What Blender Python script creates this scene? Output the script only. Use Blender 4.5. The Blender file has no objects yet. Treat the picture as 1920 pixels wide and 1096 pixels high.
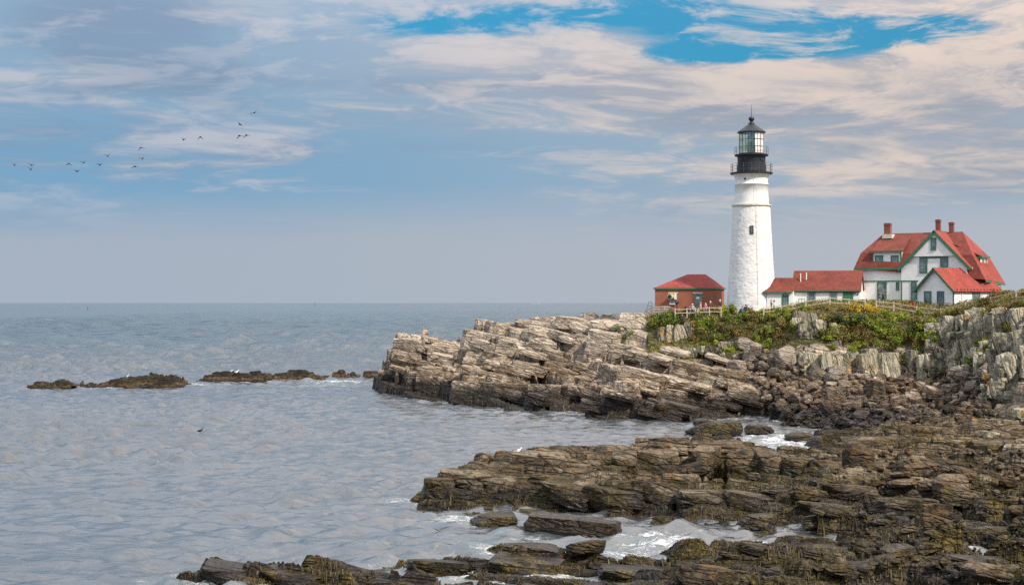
import bpy, bmesh, math, random
import numpy as np
from mathutils import Vector, Matrix, Euler
R = math.radians
random.seed(7)
scene = bpy.context.scene
COL = scene.collection

# ------------------------------------------------------------------ camera, sky, sun, exposure
F = 2900.0          # focal length in photo pixels (1920 wide)
CAMZ = 14.0         # eye height above the sea
HOR = 567.0
cam_d = bpy.data.cameras.new('camera')
cam = bpy.data.objects.new('camera', cam_d); COL.objects.link(cam)
cam_d.sensor_width = 36.0
cam_d.lens = F / 1920.0 * 36.0
cam_d.shift_y = (HOR - 548.0) / 1920.0
cam_d.clip_start = 0.5; cam_d.clip_end = 120000.0
cam.location = (0, 0, CAMZ); cam.rotation_euler = (R(90), 0, 0)
scene.camera = cam
scene.view_settings.view_transform = 'Standard'
scene.view_settings.look = 'None'
scene.view_settings.exposure = 0.0
scene.view_settings.gamma = 1.0
scene.view_settings.use_curve_mapping = False
scene.cycles.use_denoising = False
scene.cycles.max_bounces = 6
scene.cycles.sample_clamp_direct = 1.6
scene.cycles.sample_clamp_indirect = 2.0
scene.cycles.transparent_max_bounces = 16

SUN_AZ = R(136.0)    # clockwise from the view direction (+Y)
SUN_EL = R(43.0)
sun_d = bpy.data.lights.new('sun', 'SUN'); sun = bpy.data.objects.new('sun', sun_d); COL.objects.link(sun)
sun_d.energy = 5.0; sun_d.angle = R(3.0); sun_d.color = (1.0, 0.91, 0.79)
sdir = Vector((math.sin(SUN_AZ) * math.cos(SUN_EL), math.cos(SUN_AZ) * math.cos(SUN_EL), math.sin(SUN_EL)))
sun.rotation_euler = (-sdir).to_track_quat('-Z', 'Y').to_euler()
sun.location = (60, -40, 120)


class NT:
    """tiny helper to write node trees"""
    def __init__(self, tree):
        self.t = tree; self.n = tree.nodes; self.l = tree.links
    def node(self, typ, **kw):
        nd = self.n.new(typ)
        for k, v in kw.items(): setattr(nd, k, v)
        return nd
    def put(self, sock, v):
        if v is None: return
        if isinstance(v, bpy.types.NodeSocket): self.l.new(v, sock)
        else:
            if isinstance(v, (tuple, list)) and len(v) == 3 and sock.type == 'RGBA': v = (*v, 1)
            sock.default_value = v
    def math(self, op, a, b=None, c=None, clamp=False):
        nd = self.node('ShaderNodeMath', operation=op, use_clamp=clamp)
        self.put(nd.inputs[0], a)
        if b is not None: self.put(nd.inputs[1], b)
        if c is not None: self.put(nd.inputs[2], c)
        return nd.outputs[0]
    def vmath(self, op, a, b=None):
        nd = self.node('ShaderNodeVectorMath', operation=op)
        self.put(nd.inputs[0], a)
        if b is not None: self.put(nd.inputs[1], b)
        return nd.outputs['Value'] if op in ('LENGTH', 'DOT_PRODUCT') else nd.outputs[0]
    def mix(self, f, a, b, blend='MIX'):
        nd = self.node('ShaderNodeMix', data_type='RGBA', blend_type=blend)
        self.put(nd.inputs[0], f); self.put(nd.inputs[6], a); self.put(nd.inputs[7], b)
        return nd.outputs[2]
    def smooth(self, v, a, b, lo=0.0, hi=1.0):
        nd = self.node('ShaderNodeMapRange', interpolation_type='SMOOTHSTEP')
        self.put(nd.inputs[0], v); self.put(nd.inputs[1], a); self.put(nd.inputs[2], b)
        self.put(nd.inputs[3], lo); self.put(nd.inputs[4], hi)
        return nd.outputs[0]
    def lin(self, v, a, b, lo=0.0, hi=1.0):
        nd = self.node('ShaderNodeMapRange', interpolation_type='LINEAR')
        self.put(nd.inputs[0], v); self.put(nd.inputs[1], a); self.put(nd.inputs[2], b)
        self.put(nd.inputs[3], lo); self.put(nd.inputs[4], hi)
        return nd.outputs[0]
    def noise(self, vec, scale, detail=4, rough=0.55, dist=0.0):
        nd = self.node('ShaderNodeTexNoise')
        self.put(nd.inputs['Vector'], vec); self.put(nd.inputs['Scale'], scale)
        nd.inputs['Detail'].default_value = detail; nd.inputs['Roughness'].default_value = rough
        nd.inputs['Distortion'].default_value = dist
        return nd.outputs[0]
    def voronoi(self, vec, scale, feature='F1', out='Distance'):
        nd = self.node('ShaderNodeTexVoronoi', feature=feature)
        self.put(nd.inputs['Vector'], vec); self.put(nd.inputs['Scale'], scale)
        return nd.outputs[out]
    def xyz(self, x, y, z):
        nd = self.node('ShaderNodeCombineXYZ')
        self.put(nd.inputs[0], x); self.put(nd.inputs[1], y); self.put(nd.inputs[2], z)
        return nd.outputs[0]
    def sep(self, v):
        nd = self.node('ShaderNodeSeparateXYZ'); self.put(nd.inputs[0], v)
        return nd.outputs[0], nd.outputs[1], nd.outputs[2]
    def ramp(self, f, stops):
        nd = self.node('ShaderNodeValToRGB'); cr = nd.color_ramp
        while len(cr.elements) < len(stops): cr.elements.new(0.5)
        for e, (p, c) in zip(cr.elements, stops):
            e.position = p; e.color = (*c, 1)
        self.put(nd.inputs[0], f)
        return nd.outputs[0]
    def bump(self, h, strength=0.5, dist=0.1, normal=None):
        nd = self.node('ShaderNodeBump')
        self.put(nd.inputs['Height'], h); self.put(nd.inputs['Strength'], strength)
        self.put(nd.inputs['Distance'], dist)
        if normal is not None: self.put(nd.inputs['Normal'], normal)
        return nd.outputs[0]


# ---- world: physical sky under a broken, veiled cloud deck
world = bpy.data.worlds.new('World'); scene.world = world; world.use_nodes = True
w = NT(world.node_tree); w.n.clear()
wo = w.node('ShaderNodeOutputWorld'); bg = w.node('ShaderNodeBackground')
w.l.new(bg.outputs[0], wo.inputs[0])
sky = w.node('ShaderNodeTexSky', sky_type='NISHITA')
sky.sun_disc = False; sky.sun_elevation = SUN_EL; sky.sun_rotation = SUN_AZ
sky.altitude = 0.0; sky.air_density = 1.0; sky.dust_density = 0.6; sky.ozone_density = 2.5
SKY_S = 0.09
dirv = w.node('ShaderNodeTexCoord').outputs['Generated']
dx, dy, dz = w.sep(dirv)
el = w.math('MAXIMUM', dz, 0.0)
az = w.math('ARCTAN2', dx, dy)
den = w.math('ADD', el, 0.10)
pl = w.xyz(w.math('DIVIDE', dx, den), w.math('DIVIDE', dy, den), 0.0)
wv = w.noise(pl, 0.9, 3, 0.5)
plw = w.vmath('ADD', pl, w.xyz(w.math('MULTIPLY', w.math('SUBTRACT', wv, 0.5), 1.2), w.math('MULTIPLY', wv, 0.5), 0.0))
n_big = w.noise(w.vmath('ADD', plw, (3.1, 7.7, 0.0)), 0.55, 4, 0.5)
n_mid = w.noise(w.vmath('ADD', plw, (11.3, 2.2, 0.0)), 1.5, 7, 0.58)
n_fine = w.noise(w.vmath('ADD', plw, (5.3, 9.2, 0.0)), 4.5, 8, 0.66)

def ell(a0, e0, ra, re, p=1.0):
    """soft patch of sky centred at azimuth a0 / height e0 (both as tangent values)"""
    u = w.math('DIVIDE', w.math('SUBTRACT', az, a0), ra)
    v = w.math('DIVIDE', w.math('SUBTRACT', el, e0), re)
    r = w.math('SQRT', w.math('ADD', w.math('MULTIPLY', u, u), w.math('MULTIPLY', v, v)))
    return w.smooth(r, 1.0, 0.0, 0.0, p)
def pxa(px): return math.atan((px - 960) / F)
def pye(py): return (HOR - py) / F

blue = w.mix(1.0, sky.outputs[0], (SKY_S, SKY_S, SKY_S), 'MULTIPLY')
blue = w.mix(1.0, blue, (0.07, 0.80, 1.0), 'MULTIPLY')
# cloud veil brighter towards the zenith, steepened above the frame to brighten the sea
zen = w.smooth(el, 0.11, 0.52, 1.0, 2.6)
east = w.smooth(az, -0.28, 0.30)
lowc = w.mix(east, (0.385, 0.450, 0.535), (0.45, 0.485, 0.545))
midc = w.mix(east, (0.195, 0.385, 0.575), (0.35, 0.445, 0.54))
highc = w.mix(east, (0.26, 0.40, 0.55), (0.45, 0.46, 0.51))
c = w.mix(w.smooth(w.math('ADD', el, w.math('MULTIPLY', w.math('SUBTRACT', n_big, 0.5), 0.03)), 0.035, 0.075), lowc, midc)
c = w.mix(w.smooth(el, 0.09, 0.15), c, highc)
c = w.mix(w.smooth(el, 0.16, 0.5), c, (0.44, 0.47, 0.53))
white = w.mix(east, (0.51, 0.54, 0.61), (0.75, 0.63, 0.555))
grey = w.mix(east, (0.205, 0.275, 0.40), (0.33, 0.37, 0.44))
cover = w.math('ADD', n_mid, w.math('MULTIPLY', w.math('SUBTRACT', n_fine, 0.5), 0.55))
# broad soft masses, violet-grey below and pale above
mass = w.math('ADD', n_big, w.math('MULTIPLY', w.math('SUBTRACT', cover, 0.5), 0.6))
mass = w.math('ADD', mass, w.math('ADD', ell(pxa(250), pye(60), 0.16, 0.05, 0.16), ell(pxa(1600), pye(170), 0.22, 0.05, 0.14)))
mg = w.math('MULTIPLY', w.smooth(mass, 0.40, 0.60), w.smooth(el, 0.04, 0.085))
c = w.mix(w.math('MULTIPLY', mg, 0.85), c, w.mix(w.smooth(cover, 0.36, 0.66), grey, white))
# bright streaks
boost = w.math('ADD', ell(pxa(960), pye(125), 0.16, 0.022, 0.20), ell(pxa(1640), pye(160), 0.20, 0.040, 0.20))
boost = w.math('ADD', boost, ell(pxa(450), pye(30), 0.09, 0.03, 0.20))
boost = w.math('ADD', boost, ell(pxa(1080), pye(220), 0.16, 0.014, 0.14))
boost = w.math('SUBTRACT', boost, ell(pxa(180), pye(230), 0.24, 0.075, 0.26))
mw = w.smooth(w.math('ADD', cover, boost), 0.50, 0.78)
mw = w.math('MULTIPLY', mw, w.smooth(el, 0.05, 0.10))
c = w.mix(w.math('MULTIPLY', mw, 0.8), c, white)
# darker undersides drifting across
n_dk = w.noise(w.vmath('ADD', plw, (23.7, 15.1, 0.0)), 1.1, 6, 0.55)
dk = w.math('ADD', n_dk, w.math('ADD', ell(pxa(170), pye(70), 0.13, 0.045, 0.30), ell(pxa(780), pye(165), 0.11, 0.016, 0.26)))
dk = w.math('MULTIPLY', w.smooth(dk, 0.52, 0.70), w.smooth(el, 0.08, 0.12))
c = w.mix(w.math('MULTIPLY', dk, 0.62), c, w.mix(east, (0.20, 0.285, 0.415), (0.29, 0.345, 0.43)))
# clear blue openings high in the frame
open_b = w.math('ADD', ell(pxa(1290), pye(15), 0.18, 0.050, 1.2), ell(pxa(820), pye(55), 0.14, 0.028, 1.0))
open_b = w.math('ADD', open_b, ell(pxa(40), pye(20), 0.05, 0.03, 0.45))
open_b = w.math('ADD', open_b, ell(pxa(1560), pye(95), 0.14, 0.030, 0.95))
open_b = w.math('ADD', open_b, ell(pxa(1250), pye(120), 0.10, 0.016, 0.55))
open_b = w.math('ADD', open_b, ell(pxa(1790), pye(75), 0.09, 0.018, 0.75))
brk = w.math('ADD', w.math('MULTIPLY', n_mid, 0.75), w.math('MULTIPLY', n_fine, 0.62))
hole = w.smooth(w.math('SUBTRACT', w.math('MINIMUM', open_b, 1.04), w.math('MULTIPLY', brk, 1.10)), -0.12, 0.24)
c = w.mix(w.math('MULTIPLY', hole, 0.90), c, blue)
puff = w.math('MULTIPLY', w.smooth(w.math('ADD', n_fine, w.math('MULTIPLY', n_mid, 0.5)), 0.71, 0.86), w.smooth(el, 0.10, 0.15))
c = w.mix(w.math('MULTIPLY', puff, w.lin(east, 0, 1, 0.35, 0.7)), c, white)
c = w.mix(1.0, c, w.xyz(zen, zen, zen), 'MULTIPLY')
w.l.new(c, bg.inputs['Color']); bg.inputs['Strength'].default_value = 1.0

# ------------------------------------------------------------------ numpy noise and geometry helpers
def hsh(ix, iy, seed=0, iz=0):
    ix = np.asarray(ix).astype(np.int64); iy = np.asarray(iy).astype(np.int64); iz = np.asarray(iz).astype(np.int64)
    h = (ix * 374761393 + iy * 668265263 + iz * 2147483647 + seed * 974634777) & 0xFFFFFFFF
    h = ((h ^ (h >> 13)) * 1274126177) & 0xFFFFFFFF
    h = ((h ^ (h >> 15)) * 2246822519) & 0xFFFFFFFF
    h = h ^ (h >> 16)
    return (h & 0xFFFFFF) / float(0x1000000)
def vn2(x, y, seed=0):
    ix = np.floor(x); iy = np.floor(y); fx = x - ix; fy = y - iy
    fx = fx * fx * fx * (fx * (fx * 6 - 15) + 10); fy = fy * fy * fy * (fy * (fy * 6 - 15) + 10)
    a = hsh(ix, iy, seed); b = hsh(ix + 1, iy, seed); c_ = hsh(ix, iy + 1, seed); d = hsh(ix + 1, iy + 1, seed)
    return (a + (b - a) * fx) * (1 - fy) + (c_ + (d - c_) * fx) * fy
def fbm(x, y, octv=4, seed=0, gain=0.5):
    s = 0.0; a = 1.0; t = 0.0
    for i in range(octv):
        s = s + a * (vn2(x * 2 ** i + 17.3 * i, y * 2 ** i - 9.1 * i, seed + i) - 0.5); t += a; a *= gain
    return s / t * 2
def vn3(x, y, z, seed=0):
    iz = np.floor(z); fz = z - iz; fz = fz * fz * (3 - 2 * fz)
    def lay(k):
        ix = np.floor(x); iy = np.floor(y); fx = x - ix; fy = y - iy
        fx = fx * fx * (3 - 2 * fx); fy = fy * fy * (3 - 2 * fy)
        a = hsh(ix, iy, seed, k); b = hsh(ix + 1, iy, seed, k); c_ = hsh(ix, iy + 1, seed, k); d = hsh(ix + 1, iy + 1, seed, k)
        return (a + (b - a) * fx) * (1 - fy) + (c_ + (d - c_) * fx) * fy
    return lay(iz) * (1 - fz) + lay(iz + 1) * fz
def bricks(u, v, su, sv, seed):
    """irregular brick-bond joints: random per block, centre, and distance to the nearest joint (m)"""
    vv = v / sv + 0.35 * np.sin(v / sv * 1.7 + seed)
    r = np.floor(vv); fr = vv - r
    wd = su * (0.6 + 0.9 * hsh(r, r * 0 + 3, seed))
    uu = u / wd + hsh(r, r * 0 + 9, seed) * 7 + 0.30 * np.sin(u / wd * 1.3 + r)
    q = np.floor(uu); fq = uu - q
    b = np.minimum(np.minimum(fr, 1 - fr) * sv, np.minimum(fq, 1 - fq) * wd)
    return hsh(q, r, seed + 1), hsh(q, r, seed + 2), hsh(q, r, seed + 3), (fq - .5) * wd, (fr - .5) * sv, b
def sstep(x, a, b):
    t = np.clip((x - a) / (b - a), 0, 1); return t * t * (3 - 2 * t)

class Spline:
    """scattered heights -> smooth surface (kernel r + plane)"""
    def __init__(self, pts):
        P = np.array(pts, float); self.c = P[:, :2]; n = len(P)
        d = np.linalg.norm(self.c[:, None] - self.c[None], axis=2)
        A = np.zeros((n + 3, n + 3)); A[:n, :n] = d - 0.02 * np.eye(n); A[:n, n] = 1; A[:n, n + 1:] = self.c; A[n, :n] = 1; A[n + 1:, :n] = self.c.T
        self.s = np.linalg.solve(A, np.concatenate([P[:, 2], [0, 0, 0]]))
    def __call__(self, x, y):
        n = len(self.c); o = self.s[n] + self.s[n + 1] * x + self.s[n + 2] * y
        for i in range(n): o = o + self.s[i] * np.sqrt((x - self.c[i, 0]) ** 2 + (y - self.c[i, 1]) ** 2)
        return o
def P(px, py, Y): return ((px - 960) * Y / F, Y, CAMZ - (py - HOR) * Y / F)
def W(px, py, z): 
    Y = (CAMZ - z) * F / (py - HOR); return ((px - 960) * Y / F, Y, z)

def mesh_np(name, V, faces, mat=None, smooth=False):
    me = bpy.data.meshes.new(name)
    V = np.asarray(V, np.float32); faces = np.asarray(faces, np.int32)
    me.vertices.add(len(V)); me.vertices.foreach_set('co', V.ravel())
    k = faces.shape[1]
    me.loops.add(faces.size); me.loops.foreach_set('vertex_index', faces.ravel())
    me.polygons.add(len(faces)); me.polygons.foreach_set('loop_start', np.arange(0, faces.size, k, dtype=np.int32))
    if smooth: me.polygons.foreach_set('use_smooth', np.ones(len(faces), bool))
    me.update(calc_edges=True); me.validate()
    if mat: me.materials.append(mat)
    return me
def attr(me, name, vals):
    a = me.attributes.new(name, 'FLOAT', 'POINT'); a.data.foreach_set('value', np.asarray(vals, np.float32).ravel())
def ob(name, me, parent=None, **kw):
    o = bpy.data.objects.new(name, me); COL.objects.link(o)
    if parent is not None: o.parent = parent
    for k, v in kw.items(): o[k] = v
    return o
def thing(name, label, cat, loc=(0, 0, 0), rz=0.0, group=None):
    o = bpy.data.objects.new(name, None); COL.objects.link(o)
    o.location = loc; o.rotation_euler = (0, 0, rz); o.empty_display_size = 0.3
    o['label'] = label; o['category'] = cat
    if group: o['group'] = group
    return o
def tag(o, label, cat, group=None):
    o['label'] = label; o['category'] = cat
    if group: o['group'] = group
    return o

class MB:
    """collects boxes, prisms and tubes into one mesh"""
    def __init__(self): self.v = []; self.f = []
    def poly(self, pts, faces):
        b = len(self.v); self.v += [tuple(p) for p in pts]; self.f += [tuple(i + b for i in f) for f in faces]; return self
    def box(self, x0, x1, y0, y1, z0, z1):
        return self.poly([(x0, y0, z0), (x1, y0, z0), (x1, y1, z0), (x0, y1, z0), (x0, y0, z1), (x1, y0, z1), (x1, y1, z1), (x0, y1, z1)],
                         [(0, 3, 2, 1), (4, 5, 6, 7), (0, 1, 5, 4), (1, 2, 6, 5), (2, 3, 7, 6), (3, 0, 4, 7)])
    def fbox(self, o, ax, ay, az):
        """box from origin and three edge vectors"""
        o = Vector(o); ax = Vector(ax); ay = Vector(ay); az = Vector(az)
        return self.poly([o, o + ax, o + ax + ay, o + ay, o + az, o + ax + az, o + ax + ay + az, o + ay + az],
                         [(0, 3, 2, 1), (4, 5, 6, 7), (0, 1, 5, 4), (1, 2, 6, 5), (2, 3, 7, 6), (3, 0, 4, 7)])
    def bar(self, a, b, w_, h=None):
        a = Vector(a); b = Vector(b); d = (b - a); h = h or w_
        up = Vector((0, 0, 1)) if abs(d.normalized().z) < 0.95 else Vector((1, 0, 0))
        s = d.cross(up).normalized(); t = s.cross(d).normalized()
        return self.fbox(a - s * w_ / 2 - t * h / 2, s * w_, t * h, d)
    def tube(self, a, b, r0, r1=None, n=8):
        a = Vector(a); b = Vector(b); d = b - a; r1 = r0 if r1 is None else r1
        up = Vector((0, 0, 1)) if abs(d.normalized().z) < 0.95 else Vector((1, 0, 0))
        s = d.cross(up).normalized(); t = s.cross(d).normalized(); pts = []
        for k in range(n):
            q = 2 * math.pi * k / n; e = s * math.cos(q) + t * math.sin(q); pts += [a + e * r0, b + e * r1]
        fs = [(2 * k, 2 * k + 1, (2 * k + 3) % (2 * n), (2 * k + 2) % (2 * n)) for k in range(n)]
        fs += [tuple(2 * k for k in range(n)), tuple(2 * k + 1 for k in reversed(range(n)))]
        return self.poly(pts, fs)
    def lathe(self, prof, n=48, z0=0.0):
        b = len(self.v)
        for r, z in prof:
            for k in range(n):
                q = 2 * math.pi * k / n; self.v.append((r * math.cos(q), r * math.sin(q), z + z0))
        for i in range(len(prof) - 1):
            for k in range(n):
                a = b + i * n + k; c_ = b + i * n + (k + 1) % n
                self.f.append((a, c_, c_ + n, a + n))
        self.f.append(tuple(b + (len(prof) - 1) * n + k for k in range(n)))
        return self
    def mesh(self, name, mat=None, smooth=False, fix=True):
        me = bpy.data.meshes.new(name); me.from_pydata([tuple(p) for p in self.v], [], self.f)
        if fix:
            bm = bmesh.new(); bm.from_mesh(me); bmesh.ops.recalc_face_normals(bm, faces=bm.faces); bm.to_mesh(me); bm.free()
        if smooth:
            for p_ in me.polygons: p_.use_smooth = True
        if mat: me.materials.append(mat)
        return me
    def build(self, name, mat, parent=None, smooth=False, **kw):
        return ob(name, self.mesh(name, mat, smooth), parent, **kw)

# ------------------------------------------------------------------ materials
MATS = {}
def newmat(name):
    m = bpy.data.materials.new(name); m.use_nodes = True; MATS[name] = m
    t = NT(m.node_tree); t.n.clear()
    o = t.node('ShaderNodeOutputMaterial'); b = t.node('ShaderNodeBsdfPrincipled'); t.l.new(b.outputs[0], o.inputs[0])
    return m, t, b
def gpos(t): return t.node('ShaderNodeNewGeometry').outputs['Position']
def simple(name, col, rough=0.6, var=0.12, scale=3.0, metal=0.0, bump=0.0, spec=0.4):
    m, t, b = newmat(name)
    n = t.noise(t.node('ShaderNodeTexCoord').outputs['Object'], scale, 5, 0.6)
    cc = t.mix(t.smooth(n, 0.3, 0.7), tuple(x * (1 - var) for x in col), tuple(min(1, x * (1 + var)) for x in col))
    t.put(b.inputs['Base Color'], cc); b.inputs['Roughness'].default_value = rough; b.inputs['Metallic'].default_value = metal
    b.inputs['Specular IOR Level'].default_value = spec
    if bump: t.put(b.inputs['Normal'], t.bump(n, bump, 0.05))
    return m

def rock_material(name, pale, mid, dark, tide=1.0, lichen=0.0, weed=0.0, green=0.0, bed=(0.16, 0.05), lines=1.0, rnd=0.0, soil=False, frac=1.0, vz=1.0, och=1.0):
    m, t, b = newmat(name)
    pos = gpos(t); x, y, z = t.sep(pos)
    oi = t.node('ShaderNodeObjectInfo')
    n1 = t.noise(pos, 0.22, 5, 0.55); n2 = t.noise(pos, 1.3, 6, 0.6); n3 = t.noise(pos, 6.0, 6, 0.65)
    bz = t.math('ADD', t.math('MULTIPLY', z, vz), t.math('ADD', t.math('MULTIPLY', x, bed[0]), t.math('MULTIPLY', y, bed[1])))
    sv = t.xyz(t.math('MULTIPLY', z if vz < 0.5 else x, 0.35), t.math('MULTIPLY', y, 0.35), t.math('MULTIPLY', bz, 2.2))
    ns = t.noise(sv, 1.0, 6, 0.62, 0.4)
    wq = t.math('MULTIPLY', t.math('SUBTRACT', n2, 0.5), 0.55)
    zs = t.math('MULTIPLY', z, 0.28) if vz < 0.5 else 0.0
    vv = t.xyz(t.math('ADD', zs if vz < 0.5 else t.math('MULTIPLY', x, 0.30), wq), t.math('ADD', t.math('MULTIPLY', y, 0.30), wq), t.math('MULTIPLY', bz, 1.25))
    vde = t.voronoi(vv, frac, 'DISTANCE_TO_EDGE'); vcol = t.voronoi(vv, frac, 'F1', 'Color'); vr, vg_, vb_ = t.sep(vcol)
    vv2 = t.xyz(t.math('ADD', t.math('MULTIPLY', x, 0.9), wq), t.math('MULTIPLY', y, 0.9), t.math('MULTIPLY', bz, 3.4))
    vde2 = t.voronoi(vv2, frac, 'DISTANCE_TO_EDGE')
    nv = t.math('MINIMUM', t.smooth(vde, 0.0, 0.09), t.smooth(vde2, 0.0, 0.16, 0.6, 1.0))
    s = t.math('ADD', t.math('MULTIPLY', n2, 0.55), t.math('ADD', t.math('MULTIPLY', n1, 0.35), t.math('MULTIPLY', ns, 0.45)))
    s = t.math('ADD', s, t.math('MULTIPLY', t.math('SUBTRACT', n3, 0.5), 0.3))
    s = t.math('ADD', s, t.math('MULTIPLY', t.math('SUBTRACT', vr, 0.5), 0.30))
    if rnd: s = t.math('ADD', s, t.math('MULTIPLY', t.math('SUBTRACT', oi.outputs['Random'], 0.5), rnd))
    col = t.ramp(s, [(0.40, dark), (0.56, mid), (0.74, pale), (0.95, tuple(min(1, q * 1.12) for q in pale))])
    # thin dark bedding seams and joints
    seam = t.smooth(t.math('ABSOLUTE', t.math('SUBTRACT', ns, 0.5)), 0.0, 0.022)
    col = t.mix(t.math('MULTIPLY', t.math('SUBTRACT', 1.0, seam), 0.24 * lines), col, tuple(q * 0.4 for q in dark))
    nk = t.noise(t.vmath('ADD', pos, (7.0, 3.0, 1.0)), 0.6, 3, 0.5)
    sj = t.math('MULTIPLY', t.smooth(vde, 0.0, t.lin(nk, 0.35, 0.65, 0.006, 0.05)), t.smooth(vde2, 0.0, 0.035, t.lin(nk, 0.4, 0.6, 1.0, 0.6), 1.0))
    col = t.mix(t.math('MULTIPLY', t.math('SUBTRACT', 1.0, sj), 0.85 * lines), col, tuple(q * 0.4 for q in dark))
    if green:
        gm = t.smooth(t.noise(pos, 0.5, 5, 0.6), 0.5, 0.68)
        col = t.mix(t.math('MULTIPLY', gm, green), col, (0.20, 0.215, 0.12))
    if lichen:
        lm = t.smooth(t.noise(t.vmath('ADD', pos, (31., 5., 9.)), 0.42, 6, 0.62), 0.60, 0.66)
        col = t.mix(t.math('MULTIPLY', lm, lichen), col, (0.46, 0.235, 0.045))
    rough = 0.85
    if tide:
        zz = t.math('ADD', z, t.math('MULTIPLY', t.math('SUBTRACT', n1, 0.5), -2.0))
        zz = t.math('ADD', zz, t.math('MULTIPLY', t.math('SUBTRACT', n2, 0.5), -1.8))
        ochre = t.math('MULTIPLY', t.smooth(zz, 4.3 * tide, 2.2 * tide), t.smooth(n2, 0.38, 0.58))
        col = t.mix(t.math('MULTIPLY', ochre, 0.75 * och), col, t.mix(n3, (0.095, 0.058, 0.026), (0.235, 0.14, 0.055)))
        wet = t.smooth(zz, 2.0 * tide, 0.9 * tide)
        dk = t.mix(t.smooth(n3, 0.35, 0.65), (0.010, 0.008, 0.007), (0.046, 0.036, 0.026))
        col = t.mix(t.math('MULTIPLY', wet, 0.95), col, dk)
        rough = t.lin(wet, 0, 1, 0.85, 0.38)
    if weed:
        wm = t.smooth(t.math('ADD', t.noise(pos, 0.33, 4, 0.55), t.math('MULTIPLY', t.math('SUBTRACT', n2, 0.5), 0.5)), 0.43, 0.56)
        wm = t.math('MULTIPLY', wm, t.smooth(z, 2.7, 1.7))
        wc = t.ramp(t.math('ADD', t.math('MULTIPLY', n3, 0.6), t.math('MULTIPLY', n1, 0.4)), [(0.36, (0.012, 0.010, 0.006)), (0.5, (0.050, 0.037, 0.012)), (0.64, (0.18, 0.13, 0.03))])
        col = t.mix(t.math('MULTIPLY', wm, weed), col, wc)
    if soil:
        at = t.node('ShaderNodeAttribute', attribute_name='veg').outputs['Fac']
        sm = t.smooth(t.math('ADD', at, t.math('MULTIPLY', t.math('SUBTRACT', n2, 0.5), 0.7)), 0.42, 0.58)
        sc_ = t.ramp(t.math('ADD', t.math('MULTIPLY', n3, 0.5), t.math('MULTIPLY', n1, 0.5)), [(0.36, (0.05, 0.06, 0.02)), (0.5, (0.11, 0.10, 0.035)), (0.62, (0.19, 0.13, 0.05))])
        col = t.mix(sm, col, sc_)
    t.put(b.inputs['Base Color'], col); t.put(b.inputs['Roughness'], rough)
    b.inputs['Specular IOR Level'].default_value = 0.3
    hh = t.math('ADD', t.math('MULTIPLY', n3, 0.35), t.math('MULTIPLY', n2, 0.5))
    hh = t.math('ADD', hh, t.math('MULTIPLY', ns, 0.35)); hh = t.math('ADD', hh, t.math('MULTIPLY', nv, 0.9)); hh = t.math('ADD', hh, t.math('MULTIPLY', vg_, 0.35))
    hh = t.math('ADD', hh, t.math('MULTIPLY', seam, 0.25)); hh = t.math('ADD', hh, t.math('MULTIPLY', sj, 0.2))
    t.put(b.inputs['Normal'], t.bump(hh, 0.9, 0.35))
    return m
M_HEAD = rock_material('headland_rock', (0.52, 0.435, 0.335), (0.345, 0.28, 0.21), (0.095, 0.078, 0.061), tide=1.95, lichen=0.35, soil=True, frac=0.8, bed=(0.20, 0.0))
M_BLOCK = rock_material('jointed_block_rock', (0.54, 0.455, 0.355), (0.365, 0.30, 0.225), (0.10, 0.083, 0.065), tide=1.95, rnd=0.28, frac=0.8, bed=(0.20, 0.0))
M_CLIFF = rock_material('cliff_rock', (0.47, 0.425, 0.31), (0.29, 0.26, 0.185), (0.075, 0.068, 0.054), tide=0.8, lichen=0.8, green=0.6, rnd=0.30, bed=(0.85, 0.35), vz=0.12, frac=0.75)
M_FORE = rock_material('foreshore_rock', (0.23, 0.19, 0.13), (0.085, 0.068, 0.046), (0.022, 0.017, 0.012), tide=1.05, weed=1.0, bed=(0.12, 0.25), lichen=0.4, frac=0.8, och=0.55)
M_BOUL = rock_material('boulder_rock', (0.35, 0.29, 0.225), (0.20, 0.16, 0.122), (0.065, 0.053, 0.043), tide=1.5, rnd=0.5, lines=0.5)
M_FBOUL = rock_material('foreshore_boulder_rock', (0.20, 0.158, 0.112), (0.09, 0.07, 0.049), (0.028, 0.022, 0.016), tide=1.0, weed=0.65, rnd=0.4, lines=0.7)
M_SKER = rock_material('skerry_rock', (0.048, 0.038, 0.02), (0.022, 0.017, 0.010), (0.009, 0.007, 0.005), tide=0.22, lines=1.0)

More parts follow.
